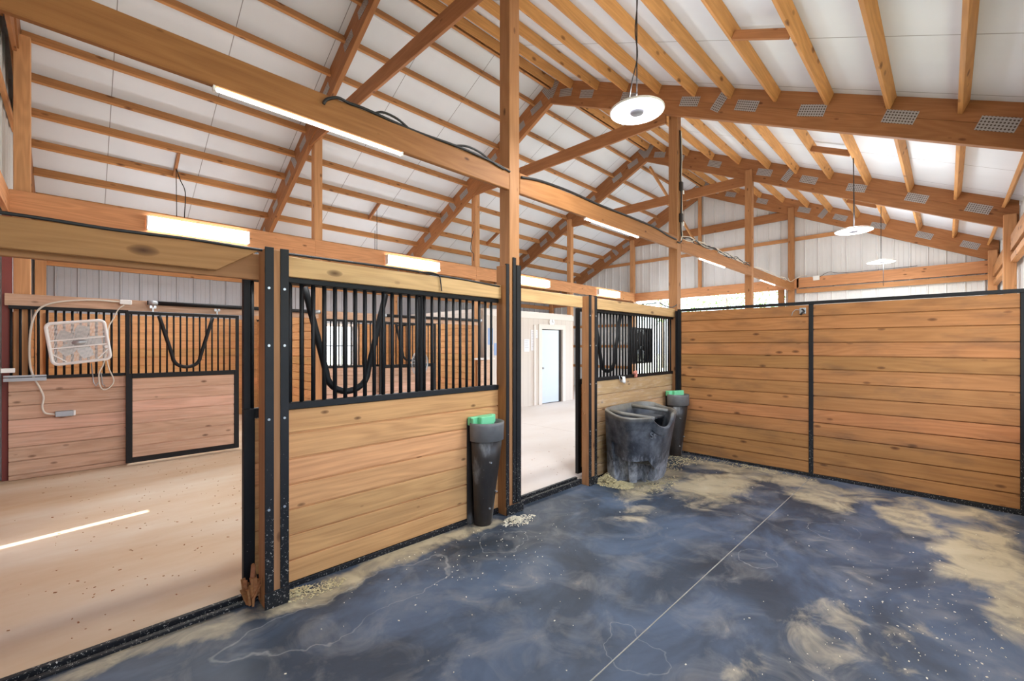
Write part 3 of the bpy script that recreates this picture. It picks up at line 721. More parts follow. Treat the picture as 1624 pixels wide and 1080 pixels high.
# ------------------------------------------------------------------ grey room with the door
mb = MB(); mb.box(6.9, 8.93, 7.80, 7.86, 0, 2.42).box(9.83, 10.34, 7.80, 7.86, 0, 2.42).box(8.93, 9.83, 7.80, 7.86, 2.05, 2.42)
tag(mb.build('wall_room', 'panel'), kind='structure')
tag(MB().box(6.9, 6.96, 7.86, 11.6, 0, 2.42).box(10.28, 10.34, 7.86, 11.6, 0, 2.42).build('wall_room_side', 'panel'), kind='structure')
tag(MB().box(6.9, 10.36, 7.84, 11.66, 2.42, 2.5).build('ceiling_room', 'trimw'), kind='structure')
tag(MB().box(6.84, 10.32, 7.76, 7.80, 2.32, 2.46).build('trim_2', 'trimw'), kind='structure')
tag(MB().box(8.60, 8.66, 7.76, 7.80, 0, 2.15).box(8.80, 8.93, 7.77, 7.80, 0, 2.05).box(9.83, 9.96, 7.77, 7.80, 0, 2.05).box(8.80, 9.96, 7.77, 7.80, 2.05, 2.18).build('trim_3', 'trimw'), kind='structure')
tag(MB().box(9.70, 9.83, 7.84, 7.86, 0, 2.05).build('door_gap_shade', 'dark'), kind='structure')  # dark strip stands in for the shade in the gap beside the door
d = MB().box(0, .76, -.02, .02, .02, 2.03)
Md = T(9.70, 7.84, 0) @ Matrix.Rotation(R(180), 4, 'Z')
do = d.build('door_1', 'door', None, Md, bevel=.003); tag(do, kind='structure')
kn = MB().lathe([(0, 0), (.025, .0), (.03, .02), (.018, .05), (.0, .055)], 16)
setup(bpy.data.objects.new('door_handle', kn.mesh('door_handle', 'galv', smooth=True)), do, Md @ T(.70, .02, .98) @ Matrix.Rotation(R(-90), 4, 'X'))
t = thing('wall_clock', (9.36, 7.79, 2.25), 'small round white clock on the grey panelled wall above the door', 'clock')
Mc = T(9.36, 7.80, 2.25) @ Matrix.Rotation(R(90), 4, 'X')
MB().lathe([(0, 0), (.13, 0), (.13, .025), (.115, .035), (.11, .028)], 28).build('rim', 'trimw', t, Mc, smooth=True)
MB().lathe([(.11, .029), (0, .029)], 28).build('dial', 'paper', t, Mc)
MB().box(-.004, .004, 0, .07, .030, .034).box(0, .05, -.004, .004, .030, .034).build('hands', 'dark', t, Mc)
for i, (x0, x1, z0, z1, mat, lab) in enumerate(((8.50, 8.78, 1.80, 2.02, 'paper', 'white paper notice, topmost of the three beside the door'), (8.24, 8.44, 1.44, 1.77, 'paper', 'white paper notice, lower left of the three beside the door'),
        (8.50, 8.70, 1.47, 1.80, 'paper', 'white paper notice, lower right of the three beside the door'), (6.98, 7.14, 1.62, 2.02, 'blue', 'blue sheet on the wall seen through the bars'), (7.18, 7.36, 1.36, 1.66, 'blue', 'pale blue sheet under the blue one seen through the bars'))):
    m = MB().box(x0, x1, 7.792, 7.798, z0, z1)
    o = m.build('paper_notice', mat); tag(o, lab, 'notice', 'notices on the grey wall', 'thing')
    if mat == 'paper':
        s = MB()
        for q in range(5): s.box(x0+.03, x1-.03-.03*(q % 2), 7.789, 7.7915, z1-.05-q*.045, z1-.045-q*.045)
        setup_o = s.build('print', 'hub', o)
# ------------------------------------------------------------------ boxed post with a shelf
t = thing('post_box', (6.74, 7.7, 0), 'pale boxed-in post with a small white shelf on top, seen through the bars', 'post box')
MB().box(6.62, 6.95, 7.62, 7.76, 0, 1.26).build('box_body', 'pink', t, bevel=.004)
MB().box(6.50, 7.0, 7.56, 7.78, 1.27, 1.31).build('shelf', 'trimw', t, bevel=.004)

# ------------------------------------------------------------------ box fans
def box_fan(name, Mx, label, fmat, cat='box fan', nw=31, rw=.0024):
    t = thing(name, tuple(Mx.translation), label, cat)
    W, H, Dp, r = .27, .26, .10, .055
    def rr(W, H, r, y, n=6):
        out = []
        for cx, cz, a0 in ((W-r, H-r, 0), (-W+r, H-r, 90), (-W+r, -H+r, 180), (W-r, -H+r, 270)):
            for i in range(n+1):
                a = R(a0+90*i/n); out.append((cx+r*math.cos(a), y, cz+r*math.sin(a)))
        return out
    fr = MB(); A = rr(W, H, r, -Dp/2); B = rr(W, H, r, Dp/2); Ai = rr(W-.022, H-.022, r-.01, -Dp/2); Bi = rr(W-.022, H-.022, r-.01, Dp/2); n = len(A)
    fr.add(A+B+Ai+Bi, [f for i in range(n) for j in ((i+1) % n,) for f in ((i, j, n+j, n+i), (2*n+i, 3*n+i, 3*n+j, 2*n+j), (i, 2*n+i, 2*n+j, j), (n+i, n+j, 3*n+j, 3*n+i))])
    fr.tube(rr(W-.008, H-.008, r, -Dp/2), .017, 8, closed=True)
    fr.build('fan_frame', fmat, t, Mx, smooth=False)
    gr = MB()
    for i in range(nw):
        z = -H+.03+i*(2*H-.06)/(nw-1)
        gr.box(-W+.02, W-.02, -Dp/2-.002, -Dp/2+.001, z-rw, z+rw)
    for i in range(40):
        x = -W+.03+i*(2*W-.06)/39; gr.box(x-.0014, x+.0014, -Dp/2-.001, -Dp/2+.001, -H+.03, H-.03)
    gr.build('front_grille', fmat, t, Mx)
    MB().box(-W+.01, W-.01, -Dp/2-.008, -Dp/2, .035, .050).build('crossbar', fmat, t, Mx)
    MB().box(-W+.01, W-.01, -Dp/2-.008, -Dp/2, -.062, -.047).build('crossbar', fmat, t, Mx)
    MB().lathe([(0, .012), (.052, .010), (.06, 0)], 24, Matrix.Translation((0, -Dp/2-.002, -.006)) @ Matrix.Rotation(R(90), 4, 'X') @ Matrix.Diagonal((1.15, .6, 1, 1))).build('badge', 'galv' if fmat == 'white' else 'dark', t, Mx, smooth=True)
    bl = MB()
    for k in range(5):
        vs = []; a0 = R(72*k)
        for i in range(5):
            rad = .03+.185*i/4; wd = .03+.22*(i/4)*(1.25-i/4)*.8
            for sg in (-1, 1):
                a = a0+sg*wd/max(rad, .05)*.7; vs.append((rad*math.cos(a), sg*.018, rad*math.sin(a)))
        bl.add(vs, [(2*i, 2*i+1, 2*i+3, 2*i+2) for i in range(4)])
    bl.build('blades', 'galv' if fmat == 'white' else 'dark', t, Mx)
    MB().tube([(-W+.02, -Dp/2-.003, -H+.14), (-W+.13, -Dp/2-.003, -H+.03)], .008, 6).tube([(W-.02, -Dp/2-.003, -H+.14), (W-.13, -Dp/2-.003, -H+.03)], .008, 6).build('corner_brace', fmat, t, Mx)
    MB().tube([(0, -Dp/2-.014, 0), (0, -Dp/2+.004, 0)], .02, 12, Mx=Matrix.Translation((W-.03, 0, -H+.17))).build('speed_knob', fmat, t, Mx)
    return t
fanM = T(.02, 7.72, 1.645) @ Matrix.Rotation(R(-7.5), 4, 'Y')
fan = box_fan('box_fan', fanM, 'white box fan hanging crooked on the far stall bars at left', 'white')
cord('power_cord', [(0.444, 7.7, 2.135), (0.388, 7.7, 2.082), (0.339, 7.7, 1.955), (0.29, 7.68, 1.83), (0.286, 7.68, 1.625), (0.262, 7.68, 1.461), (0.236, 7.7, 1.339), (0.201, 7.7, 1.243), (0.207, 7.7, 1.096), (0.248, 7.7, 1.028), (0.314, 7.7, 1.073), (0.339, 7.7, 1.154), (0.296, 7.7, 1.296), (0.278, 7.7, 1.403)], .008, 'cord', fan)
MB().tube([(.13, 7.78, 1.37), (.15, 7.74, 1.13), (.17, 7.74, 1.08), (.2, 7.74, 1.13)], .007, 6).tube([(.22, 7.78, 1.25), (.235, 7.74, 1.10), (.26, 7.74, 1.07)], .007, 6).build('hook_wire', 'galv', fan, smooth=True)
t = thing('extension_cord', (-.2, 7.74, .75), 'white extension cord arching from the plug down to the grey outlet box', 'extension cord')
cord('wire', [(0.464, 7.74, 2.172), (0.16, 7.74, 2.183), (-0.121, 7.74, 2.147), (-0.281, 7.74, 2.082), (-0.358, 7.74, 1.963), (-0.394, 7.74, 1.736), (-0.399, 7.74, 1.434), (-0.374, 7.74, 1.245), (-0.317, 7.74, 1.09), (-0.286, 7.74, .974), (-0.297, 7.74, .86), (-0.271, 7.74, .781), (-0.19, 7.75, .755)], .011, 'cord', t)
MB().box(.40, .52, 7.70, 7.76, 2.145, 2.205).build('plug', 'white', t, bevel=.006)
t = thing('outlet_box', (-.12, 7.78, .75), 'small grey outlet box screwed to the weathered planks below the fan', 'outlet box')
MB().box(-.19, -.03, 7.73, 7.80, .72, .79).build('box_body', 'galv', t, bevel=.006)
MB().box(-.03, -.012, 7.735, 7.80, .725, .785).build('cover', 'white', t, bevel=.003)
box_fan('box_fan', T(5.92, 3.20, 1.60) @ Matrix.Rotation(R(183), 4, 'Z'), 'dusty dark box fan hanging on the bars beside the corner post', 'dark', nw=48, rw=.0042)
# round barn fan across the aisle
Mf = T(4.78, 7.35, 1.25) @ Matrix.Rotation(R(90), 4, 'X') @ Matrix.Rotation(R(20), 4, 'Y')
t = thing('pedestal_fan', (4.78, 7.35, 0), 'round wire guard fan standing across the aisle, seen through the bars', 'fan')
wg = MB()
for q in range(6): wg.tube([(.04*(q+1)*math.cos(a), .04*(q+1)*math.sin(a), .06-(q*.008)) for a in [2*math.pi*i/28 for i in range(28)]], .003, 5, closed=True)
for q in range(12): wg.tube([(.03*math.cos(q*math.pi/6), .03*math.sin(q*math.pi/6), .06), (.24*math.cos(q*math.pi/6), .24*math.sin(q*math.pi/6), .0)], .003, 5)
wg.tube([(.25*math.cos(a), .25*math.sin(a), 0) for a in [2*math.pi*i/32 for i in range(32)]], .009, 6, closed=True)
wg.build('wire_guard', 'galv', t, Mf, smooth=True)
MB().lathe([(0, .03), (.06, .02), (.07, -.12), (0, -.14)], 20).build('motor', 'dark', t, Mf, smooth=True)
bl = MB()
for k in range(3):
    a = 2*math.pi*k/3; bl.add([(.05*math.cos(a-.5), .05*math.sin(a-.5), .02), (.21*math.cos(a-.5), .21*math.sin(a-.5), .02), (.22*math.cos(a+.35), .22*math.sin(a+.35), -.02), (.05*math.cos(a+.6), .05*math.sin(a+.6), -.01)], [(0, 1, 2, 3)])
bl.build('blades', 'dark', t, Mf)
rod('stand_pole', (4.78, 7.40, .05), (4.78, 7.40, 1.2), .018, 'dark', t)
MB().lathe([(0, .06), (.05, .05), (.22, .015), (.22, 0), (0, 0)], 28).build('base', 'dark', t, T(4.78, 7.40, 0), smooth=True)

# ------------------------------------------------------------------ trough
def chaikin(P, n=2):
    for _ in range(n):
        Q = []
        for a, b in zip(P, P[1:]+P[:1]):
            Q += [tuple(.75*x+.25*y for x, y in zip(a, b)), tuple(.25*x+.75*y for x, y in zip(a, b))]
        P = Q
    return P
def resample(P, n):
    P = [Vector(p) for p in P]; L = [0]
    for i in range(len(P)): L.append(L[-1]+(P[(i+1) % len(P)]-P[i]).length)
    out = []
    for k in range(n):
        d = L[-1]*k/n; i = max(j for j in range(len(P)) if L[j] <= d+1e-9)
        t_ = (d-L[i])/max(L[i+1]-L[i], 1e-9); out.append(P[i].lerp(P[(i+1) % len(P)], t_))
    return out
ZF = -.05
top = [(4.53, 3.0), (4.40, 2.76), (4.32, 2.52), (4.41, 2.40), (4.70, 2.28), (4.92, 2.27), (5.28, 2.36), (5.56, 2.58), (5.64, 3.0)]
bot = [(4.62, 3.0), (4.58, 2.86), (4.60, 2.76), (4.68, 2.67), (4.88, 2.53), (5.04, 2.49), (5.32, 2.53), (5.54, 2.70), (5.60, 3.0)]
N = 200
tp = resample(chaikin([(x, y, 0) for x, y in top], 3), N); bp = resample(chaikin([(x, y, 0) for x, y in bot], 3), N)
cen = Vector((5.0, 2.8, 0))
def dip(p):   # the rim drops at its front right lip
    d = math.hypot((p.x-4.80)/.24, (p.y-2.28)/.26); return (.13*max(0, 1-d*d)**.8 if d < 1 else 0)-.05*sstep(2.6, 3.0, p.y)
def sstep(a, b, x): x = max(0, min(1, (x-a)/(b-a))); return x*x*(3-2*x)
vs = []; fs = []; rings = [0, .02, .06, .12, .2, .3, .4, .5, .56, .588, .612, .64, .668, .692, .705, .74, .78, .83, .84, .9, .96, 1.0]
for t_ in rings:
    for i in range(N):
        q = bp[i].lerp(tp[i], t_); z = ZF+(.83-dip(tp[i])*t_)*t_
        x = q.x; rec = 0
        ang = math.degrees(math.atan2(q.y-cen.y, q.x-cen.x))
        for a, b, h, dpt in ((-181, -162, .60, .09), (-145, -127, .68, .10), (-121, -104, .68, .09)):
            for an in (ang, ang-360): rec = max(rec, sstep(a-.8, a+.8, an)*(1-sstep(b-.8, b+.8, an))*(1-sstep(h-.01, h+.01, t_))*dpt)
        rec = max(rec, sstep(-138, -137, ang)*(1-sstep(-112, -111, ang))*sstep(.69, .70, t_)*(1-sstep(.83, .84, t_))*.016)
        if t_ < .03: rec += .012
        n_ = (q-cen); n_.z = 0; n_.normalize(); vs.append((q.x-n_.x*rec, q.y-n_.y*rec, z))
def ring_in(s_in, zoff):
    base = len(vs)
    for i in range(N):
        q = tp[i]; n_ = (q-cen); n_.z = 0; ln = n_.length; n_.normalize()
        vs.append((q.x-n_.x*s_in, q.y-n_.y*s_in, ZF+.83-dip(q)+zoff))
    return base
ring_in(.010, .010); ring_in(.035, .012); ring_in(.048, -.006); ring_in(.07, -.16); ring_in(.12, -.50)
nr = len(vs)//N
for j in range(nr-1):
    for i in range(N): fs.append((j*N+i, j*N+(i+1) % N, (j+1)*N+(i+1) % N, (j+1)*N+i))
fs.append(tuple((nr-1)*N+i for i in range(N)))
fs.append(tuple(reversed(range(N))))
t = thing('feed_trough', (5.0, 2.75, ZF), 'big black plastic feed trough against the stall front beside the corner', 'feed trough')
tb = MB().add(vs, fs).build('trough_body', 'trough', t, smooth=True); tb.data.set_sharp_from_angle(angle=R(28))
MB().tube([(4.66, 2.99, .80), (4.60, 2.72, .785), (4.66, 2.36, .765)], .024, 10).build('divider', 'trough', t, smooth=True)
MB().tube([(5.22, 2.99, .80), (5.26, 2.75, .79), (5.28, 2.50, .775)], .024, 10).build('divider', 'trough', t, smooth=True)
MB().box(4.50, 4.60, 2.55, 2.88, .66, .68).box(5.26, 5.50, 2.64, 2.95, .66, .68).build('side_pocket', 'trough', t)
# faint raised letters on the recessed panel
fc = bpy.data.curves.new('lettering', 'FONT'); fc.body = 'St'; fc.size = .10; fc.extrude = .004; fc.align_x = 'CENTER'
fc.materials.append(plain('worn_letters', (92, 94, 98), .5)); ft = bpy.data.objects.new('letter_source', fc)
COL.objects.link(ft); bpy.context.view_layer.update()
lm = bpy.data.meshes.new_from_object(ft); bpy.data.objects.remove(ft); bpy.data.curves.remove(fc)
setup(bpy.data.objects.new('lettering', lm), t, T(4.60, 2.345, .55) @ Matrix.Rotation(R(-24), 4, 'Z') @ Matrix.Rotation(R(84), 4, 'X'))
# ------------------------------------------------------------------ corner feeders
def feeder(name, x, y, zfl, rot, label, s=1.0):
    Mx = T(x, y, zfl) @ Matrix.Rotation(R(rot), 4, 'Z')
    t = thing(name, (x, y, zfl), label, 'hay feeder', 'tapered tube feeders')
    H = .93*s
    body = MB(); vs = []; fs = []; n = 28; levels = [(0, .085, 0), (.012, .092, 0), (.3, .115, 0), (.6, .145, 0), (.78, .158, 0), (.78, .12, 0), (.76, .0, 0)]
    for z, r_, d in levels:
        for i in range(n):
            a = 2*math.pi*i/n; yy = -r_*math.sin(a); vs.append((r_*math.cos(a)-.035*(1-z/.78), yy if yy < 0 else yy*.35, z*s))
    for j in range(len(levels)-1):
        for i in range(n): fs.append((j*n+i, j*n+(i+1) % n, (j+1)*n+(i+1) % n, (j+1)*n+i))
    fs.append(tuple(range(n)))
    body.add(vs, fs); body.build('tube', 'tube', t, Mx, smooth=True)
    cl = MB(); cv = []; cf = []; cp = [(.76, .160), (.765, .172), (.90, .176), (.925, .176), (.925, .155), (.77, .145)]
    for z, r_ in cp:
        for i in range(n):
            a = 2*math.pi*i/n; yy = -r_*math.sin(a); cv.append((r_*math.cos(a), yy if yy < 0 else yy*.35, z*s))
    for j in range(len(cp)):
        for i in range(n): k2 = (j+1) % len(cp); cf.append((j*n+i, j*n+(i+1) % n, k2*n+(i+1) % n, k2*n+i))
    cl.add(cv, cf); cl.build('collar', 'collar', t, Mx, smooth=True)
    MB().box(-.165, .10, .056, .062, .0, .96*s).build('back_plate', 'tube', t, Mx, bevel=.002)
    MB().box(-.165, .135, .0, .055, .90*s, .975*s).box(-.09, .07, -.055, .0, .83*s, .975*s).box(-.165, -.15, -.03, .02, .83*s, .97*s).build('green_insert', 'green', t, Mx, bevel=.006)
    for a, z in ((-.06, .58), (.03, .30), (-.04, .16)): MB().tube([(a, -(.088+.09*z)-.012, z), (a, -.05, z)], .008, 8).build('bolt', 'galv', t, Mx)
feeder('tube_feeder', 2.655, 3.005, zs(2.6, 2.9), 0, 'tall dark tapered tube feeder with green insert beside the middle doorway')
feeder('tube_feeder', 6.44, 2.90, zs(6.4, 2.9), -25, 'dark tube feeder with green insert in the corner behind the trough')
# locks and clips on the short panel rail
t = thing('snap_clip', (5.09, 3.04, 1.13), 'metal snap clip hanging from the short panel rail above the trough', 'clip')
MB().tube([(5.04, 3.045, 1.20), (5.03, 3.03, 1.15), (5.06, 3.03, 1.12), (5.10, 3.03, 1.16), (5.09, 3.045, 1.20)], .006, 6).build('loop', 'galv', t, smooth=True)
MB().tube([(5.12, 3.03, 1.19), (5.11, 3.02, 1.12), (5.13, 3.02, 1.10)], [.02, .026, .01], 10).build('snap', 'white', t, smooth=True)
t = thing('pink_clip', (5.42, 3.04, 1.2), 'pinkish clip on the short panel rail left of the dark fan', 'clip')
MB().tube([(5.38, 3.03, 1.22), (5.42, 3.02, 1.24), (5.45, 3.03, 1.20), (5.42, 3.02, 1.17)], .022, 8).build('clip_body', 'pinkp', t, smooth=True)

# ------------------------------------------------------------------ hay and chips
def scatter(name, mat, blobs, label, n, size, flat=.4):
    mb = MB()
    for k in range(n):
        cx, cy, rx, ry, h = random.choice(blobs); a = random.random()*2*math.pi; q = random.random()**.7
        x = cx+rx*q*math.cos(a); y = cy+ry*q*math.sin(a); y = min(y, 3.05 if not (2.89 < x < 3.1) else 2.94); z = zs(x, y)+h*(1-q)*random.random()+.003
        m = T(x, y, z) @ Matrix.Rotation(random.uniform(0, 6.3), 4, 'Z') @ Matrix.Rotation(random.uniform(-flat, flat), 4, 'Y') @ Matrix.Rotation(random.uniform(-flat, flat), 4, 'X')
        l = size*random.uniform(.5, 1.4); mb.box(-l, l, -size*.28, size*.28, 0, size*.15, m)
    return tag(mb.build(name, mat), label, name.replace('_', ' '), None, 'stuff')
scatter('hay', 'sawdust', [(4.47, 2.86, .14, .16, .13), (4.52, 2.70, .16, .14, .05)], 'loose pale hay heaped between the jamb and the trough', 1500, .012)
scatter('hay', 'sawdust', [(4.9, 2.42, .5, .18, .008), (5.7, 2.75, .3, .25, .02), (6.2, 2.7, .35, .25, .02), (6.5, 1.9, .12, .8, .02)], 'thin loose hay along the trough foot and into the corner', 900, .011)
scatter('feed_crumbs', 'chip', [(2.86, 2.84, .10, .07, .05), (2.9, 2.80, .2, .1, .01)], 'pale crumbs spilled beside the tube feeder foot', 420, .010)
scatter('feed_crumbs', 'sawdust', [(1.0, 2.99, .10, .045, .02), (1.12, 2.93, .2, .08, .004)], 'yellow crumbs at the right foot of the left jamb', 420, .009)
mb = MB()
for k in range(520):
    c = random.random()
    if c < .55: x, y = random.gauss(3.4, .8), random.gauss(.0, .35)
    elif c < .8: x, y = random.gauss(2.2, .5), random.gauss(2.5, .3)
    else: x, y = random.uniform(.6, 6.4), random.uniform(-.5, 2.9)
    x = max(.5, min(6.5, x)); y = max(-.5, min(2.9, y)); l = random.choice((.0015, .002, .002, .003, .003, .005))
    m = T(x, y, zs(x, y)) @ Matrix.Rotation(random.uniform(0, 6.3), 4, 'Z'); mb.box(-l, l, -l*.6, l*.6, 0, .003, m)
tag(mb.build('wood_chips', 'chip'), 'tiny pale chips scattered over the rubber mats', 'wood chips', None, 'stuff')

mb = MB()
for k in range(420):
    x = random.uniform(-.5, 6.5)*random.random()**.6; y = random.uniform(3.3, 7.6); l = random.choice((.003, .004, .006, .009))
    m = T(x, y, 0) @ Matrix.Rotation(random.uniform(0, 6.3), 4, 'Z'); mb.box(-l, l, -l*.45, l*.45, 0, .003, m)
tag(mb.build('floor_litter', 'beam'), 'small brown bits of litter scattered on the aisle floor', 'litter', None, 'stuff')

# ------------------------------------------------------------------ lamps
def area(parent, Mx, sx, sy, watts, shape='RECTANGLE'):
    l = bpy.data.lights.new('bulb', 'AREA'); l.shape = shape; l.size = sx; l.size_y = sy; l.energy = watts; l.color = LAMP_COL
    setup(bpy.data.objects.new('bulb', l), parent, Mx)
def disc_lamp(x, y, z, r, label, wires):
    t = thing('round_lamp', (x, y, z), label, 'hanging lamp', 'round hanging lamps')
    MB().lathe([(0, .055), (.06, .05), (.09, .03), (r-.02, .022), (r, .012), (r, .0), (r-.01, -.004)], 40).build('housing', 'white', t, T(x, y, z), smooth=True)
    MB().lathe([(r-.008, -.004), (r-.03, -.012), (.075, -.012), (.065, -.004)], 40).build('diffuser', 'lamp', t, T(x, y, z), smooth=True)
    MB().lathe([(.064, -.003), (.055, -.02), (0, -.022)], 24).build('sensor_hub', 'hub', t, T(x, y, z), smooth=True)
    for pts in wires: cord('cable', pts, .006, 'cable', t, n=6)
    area(t, T(x, y, z-.035), r*2, r*2, DISC_W, 'DISK')
    p = bpy.data.lights.new('ceiling_fill', 'POINT'); p.energy = DISC_W*.55; p.shadow_soft_size = .12; p.color = LAMP_COL  # extra light added above the housing to brighten the ceiling
    setup(bpy.data.objects.new('ceiling_fill', p), t, T(x, y, z+.16))
def ztp(y): return zt(y)-.01
disc_lamp(3.52, 1.95, 3.68, .235, 'round glowing lamp hanging nearest, in front of the corner truss',
          [[(3.52, 1.95, 3.73), (3.52, 1.95, 4.0), (3.52, 1.95, ztp(1.95))], [(3.46, 2.0, 3.74), (3.49, 1.98, 3.95), (3.53, 1.95, 4.18), (3.51, 1.96, 4.4), (3.53, 1.95, 4.7), (3.52, 1.96, ztp(1.95))]])
disc_lamp(8.73, 1.05, 3.42, .25, 'round glowing lamp beyond the plank wall, larger of the two far ones', [[(8.73, 1.05, 3.47), (8.73, 1.05, ztp(1.05))], [(8.76, 1.05, 3.48), (8.80, 1.05, 3.8), (8.74, 1.06, ztp(1.05))]])
disc_lamp(12.4, 1.02, 3.42, .25, 'round glowing lamp farthest away near the ribbed end wall', [[(12.4, 1.02, 3.47), (12.4, 1.02, ztp(1.0))], [(12.40, .98, 3.40), (12.40, .98, 2.9)]])
disc_lamp(1.22, 9.49, 2.95, .25, 'round lamp hanging over the fan stall behind the far header', [[(1.22, 9.49, 3.0), (1.23, 9.49, 3.6), (1.22, 9.49, ztp(9.49)-.15)]])
disc_lamp(5.0, 9.5, 2.95, .25, 'round lamp hanging over the second far stall behind the far header', [[(5.0, 9.5, 3.0), (5.0, 9.5, ztp(9.5))], [(4.95, 9.5, 3.0), (4.95, 9.5, 4.3)]])
def strip(x0, y, z0, z1, dp, label, group, bulb_side):
    t = thing('strip_light', (x0+.61, y, z0), label, 'strip light', group)
    h = z1-z0
    MB().box(x0, x0+1.22, y-dp/2, y+dp/2, z0+h*.0+.0, z1).build('diffuser', 'lamp', t, bevel=.01)
    MB().box(x0-.012, x0, y-dp/2-.003, y+dp/2+.003, z0-.004, z1+.004).build('end_cap', 'white', t)
    MB().box(x0+1.22, x0+1.232, y-dp/2-.003, y+dp/2+.003, z0-.004, z1+.004).build('end_cap', 'white', t)
    area(t, T(x0+.61, y+bulb_side*(dp/2+.02), (z0+z1)/2-.03) @ Matrix.Rotation(R(-55*bulb_side if False else 55*bulb_side), 4, 'X'), 1.2, .12, STRIP_W)
for i, x in enumerate((.69, 4.32, 8.0, 11.65)):
    strip(x, 7.80, 3.205, 3.385, .10, 'bright strip light on the far header, %s' % ('nearest, at upper left above the stall door', 'second, above the long barred panel', 'third, just right of the tall post', 'farthest, at the end wall')[i], 'strip lights on the far header', -1)
for i, x in enumerate((.57, 4.25, 7.55, 11.0)):
    strip(x, 3.02, 3.086, 3.108, .03, 'thin strip light under the long near beam, %s' % ('nearest at upper left', 'right of the tall post', 'just beyond the corner post', 'farthest')[i], 'strip lights under the near beam', 1)

# ------------------------------------------------------------------ cables
def loose(name, pts, r, mat, label, cat='cable', group=None):
    o = cord(name, pts, r, mat); return tag(o, label, cat, group, 'thing')
Yb = 2.985
loose('black_cable', [(1.18, Yb, 3.235), (1.20, Yb-.01, 3.27), (1.27, Yb-.02, 3.305), (1.36, Yb, 3.312), (1.5, Yb, 3.316), (1.9, Yb+.02, 3.312), (2.3, Yb, 3.316), (2.6, Yb, 3.31), (2.8, Yb, 3.30), (2.96, 2.99, 3.28)], .011, 'cable', 'black cable lying along the top edge of the long beam at upper left')
loose('black_cable', [(1.55, Yb+.02, 3.315), (1.62, Yb, 3.345), (1.74, Yb, 3.34), (1.86, Yb+.02, 3.31)], .009, 'cable', 'short raised loop of cable on top of the long beam')
loose('black_cable', [(2.28, Yb+.02, 3.315), (2.42, Yb, 3.35), (2.58, Yb, 3.345), (2.74, Yb, 3.30), (2.88, Yb, 3.28)], .009, 'cable', 'raised loop of cable just left of the tall post on the long beam')
loose('black_cable', [(3.12, 2.99, 3.27), (3.4, 2.99, 3.31), (3.9, 2.99, 3.325), (4.5, 2.99, 3.31), (5.2, 2.99, 3.315), (5.9, 2.99, 3.31), (6.3, 2.99, 3.27), (6.6, 2.98, 3.25)], .013, 'cable', 'black cable on the beam between the tall post and the corner post')
for q in range(5):
    pts = [(6.85+i*.28, 3.0+.02*random.uniform(-1, 1), 3.33+random.uniform(-.03, .06)) for i in range(13)]
    loose('tangled_wire', pts, .007, 'cord' if q % 2 else 'cable', ('pale' if q % 2 else 'dark')+' wire of the tangle on the beam beyond the corner post', 'wire', 'tangled wires on the far beam %s' % ('pale' if q % 2 else 'dark'))
for q in range(2):
    pts = [(10.55+i*.28, 3.0+.02*random.uniform(-1, 1), 3.33+random.uniform(-.02, .04)) for i in range(12)]
    loose('tangled_wire', pts, .007, 'cord', 'pale wire lying along the farthest length of beam', 'wire', 'wires on the farthest beam')
loose('header_cable', [(-.5, 2.97, 2.19), (-.13, 2.97, 2.19), (.13, 2.97, 2.184), (.44, 2.97, 2.19), (.75, 2.97, 2.185), (1.13, 3.03, 2.196), (1.58, 3.03, 2.20), (1.94, 3.03, 2.20), (2.15, 3.03, 2.19), (2.42, 3.03, 2.185), (2.86, 3.03, 2.165)], .009, 'cable', 'dark cable running along the tops of the near header boards')
loose('header_cable', [(1.95, 3.02, 2.19), (2.05, 3.02, 2.205), (2.15, 3.02, 2.19), (2.17, 3.02, 2.13), (2.18, 3.02, 2.06)], .005, 'cable', 'thin wire hanging down over the light header board')
loose('door_cable', [(5.6, 3.02, 2.18), (5.9, 3.02, 2.21), (6.1, 3.02, 2.235), (6.3, 3.02, 2.20), (6.5, 3.0, 2.19), (6.66, 3.0, 2.24)], .008, 'cable', 'cable looping over the header board next to the corner post')
t = thing('cable_drop', (6.78, 2.98, 3.2), 'bundle of cables with two sockets running down the corner post', 'cable drop')
cord('cable', [(6.74, 2.985, 5.0), (6.76, 2.98, 4.6), (6.75, 2.98, 4.3), (6.78, 2.98, 3.9), (6.76, 2.98, 3.5), (6.79, 2.98, 3.3), (6.72, 2.97, 3.22), (6.64, 2.98, 3.22)], .011, 'cable', t)
cord('cable', [(6.78, 2.985, 5.0), (6.79, 2.98, 4.6), (6.77, 2.98, 4.2), (6.80, 2.98, 3.8), (6.77, 2.98, 3.5), (6.80, 2.975, 3.36), (6.74, 2.97, 3.26)], .011, 'cord', t)
for z in (4.12, 3.62):
    MB().box(6.735, 6.80, 2.955, 2.998, z-.07, z+.07).build('socket', 'dark', t, bevel=.006)
    MB().box(6.775, 6.81, 2.945, 2.96, z-.12, z-.06).build('plug', 'white', t, bevel=.004)
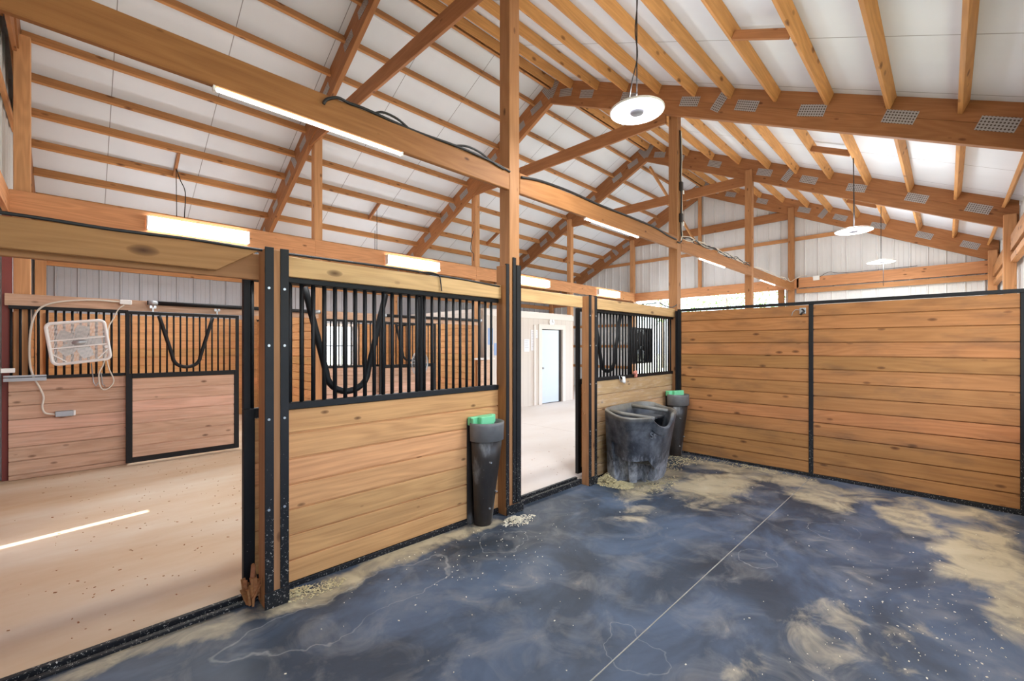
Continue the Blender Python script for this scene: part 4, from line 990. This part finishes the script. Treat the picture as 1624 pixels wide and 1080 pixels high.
loose('hanging_cable', [(1.23, 9.49, 4.66), (1.28, 9.5, 4.5), (1.35, 9.5, 4.3), (1.34, 9.5, 3.9), (1.33, 9.5, 3.6)], .008, 'cable', 'thin dark cable drooping from the purlin block at upper left')
loose('post_wire', [(6.62, 7.9, 4.3), (6.55, 7.88, 4.1), (6.52, 7.88, 3.85), (6.6, 7.88, 3.75), (6.62, 7.9, 3.6)], .008, 'cable', 'short curved wire on the left side of the far post beside the tall post')
t = thing('junction_box', (14.08, 2.5, 3.4), 'small white junction box with wires on the far end wall header', 'junction box')
MB().box(14.05, 14.11, 2.42, 2.56, 3.36, 3.48).build('box_body', 'white', t, bevel=.004)
cord('wire', [(14.1, 2.55, 3.44), (14.08, 2.75, 3.52), (14.0, 2.95, 3.44), (13.9, 3.05, 3.36), (13.4, 3.0, 3.4)], .008, 'cord', t)
cord('wire', [(14.1, 2.42, 3.44), (14.09, 2.2, 3.55), (14.09, 1.9, 3.49), (14.09, .5, 3.49)], .006, 'cable', t)

# ------------------------------------------------------------------ outdoors
def tree(x, y, h, r, label):
    t = thing('tree', (x, y, -.25), label, 'tree', 'trees beyond the end opening')
    MB().tube([(x, y, -.25), (x+.1, y, h*.3), (x, y+.2, h*.6)], [.16, .12, .06], 8).build('trunk', 'bark', t, smooth=True)
    mb = MB()
    for k in range(1700):
        v = Vector((random.gauss(0, 1), random.gauss(0, 1), random.gauss(0, 1))).normalized()*r*random.random()**.4
        m = T(x+v.x, y+v.y, h*.62+v.z*.75) @ Matrix.Rotation(random.uniform(0, 6.3), 4, (random.random(), random.random(), random.random()+.1)); s_ = random.uniform(.06, .13)
        mb.add([(-s_, 0, 0), (0, -s_*.5, 0), (s_, 0, 0), (0, s_*.5, 0)], [(0, 1, 2, 3)], m)
    mb.build('crown', 'leaf', t, fix=False)
tree(30, 10, 8, 3.0, 'pale green tree outside, left part of the end opening')
tree(34, 16.5, 9, 3.4, 'pale green tree outside seen beside the corner post')
tree(38, 8, 9, 3.6, 'pale green tree outside, right part of the end opening')
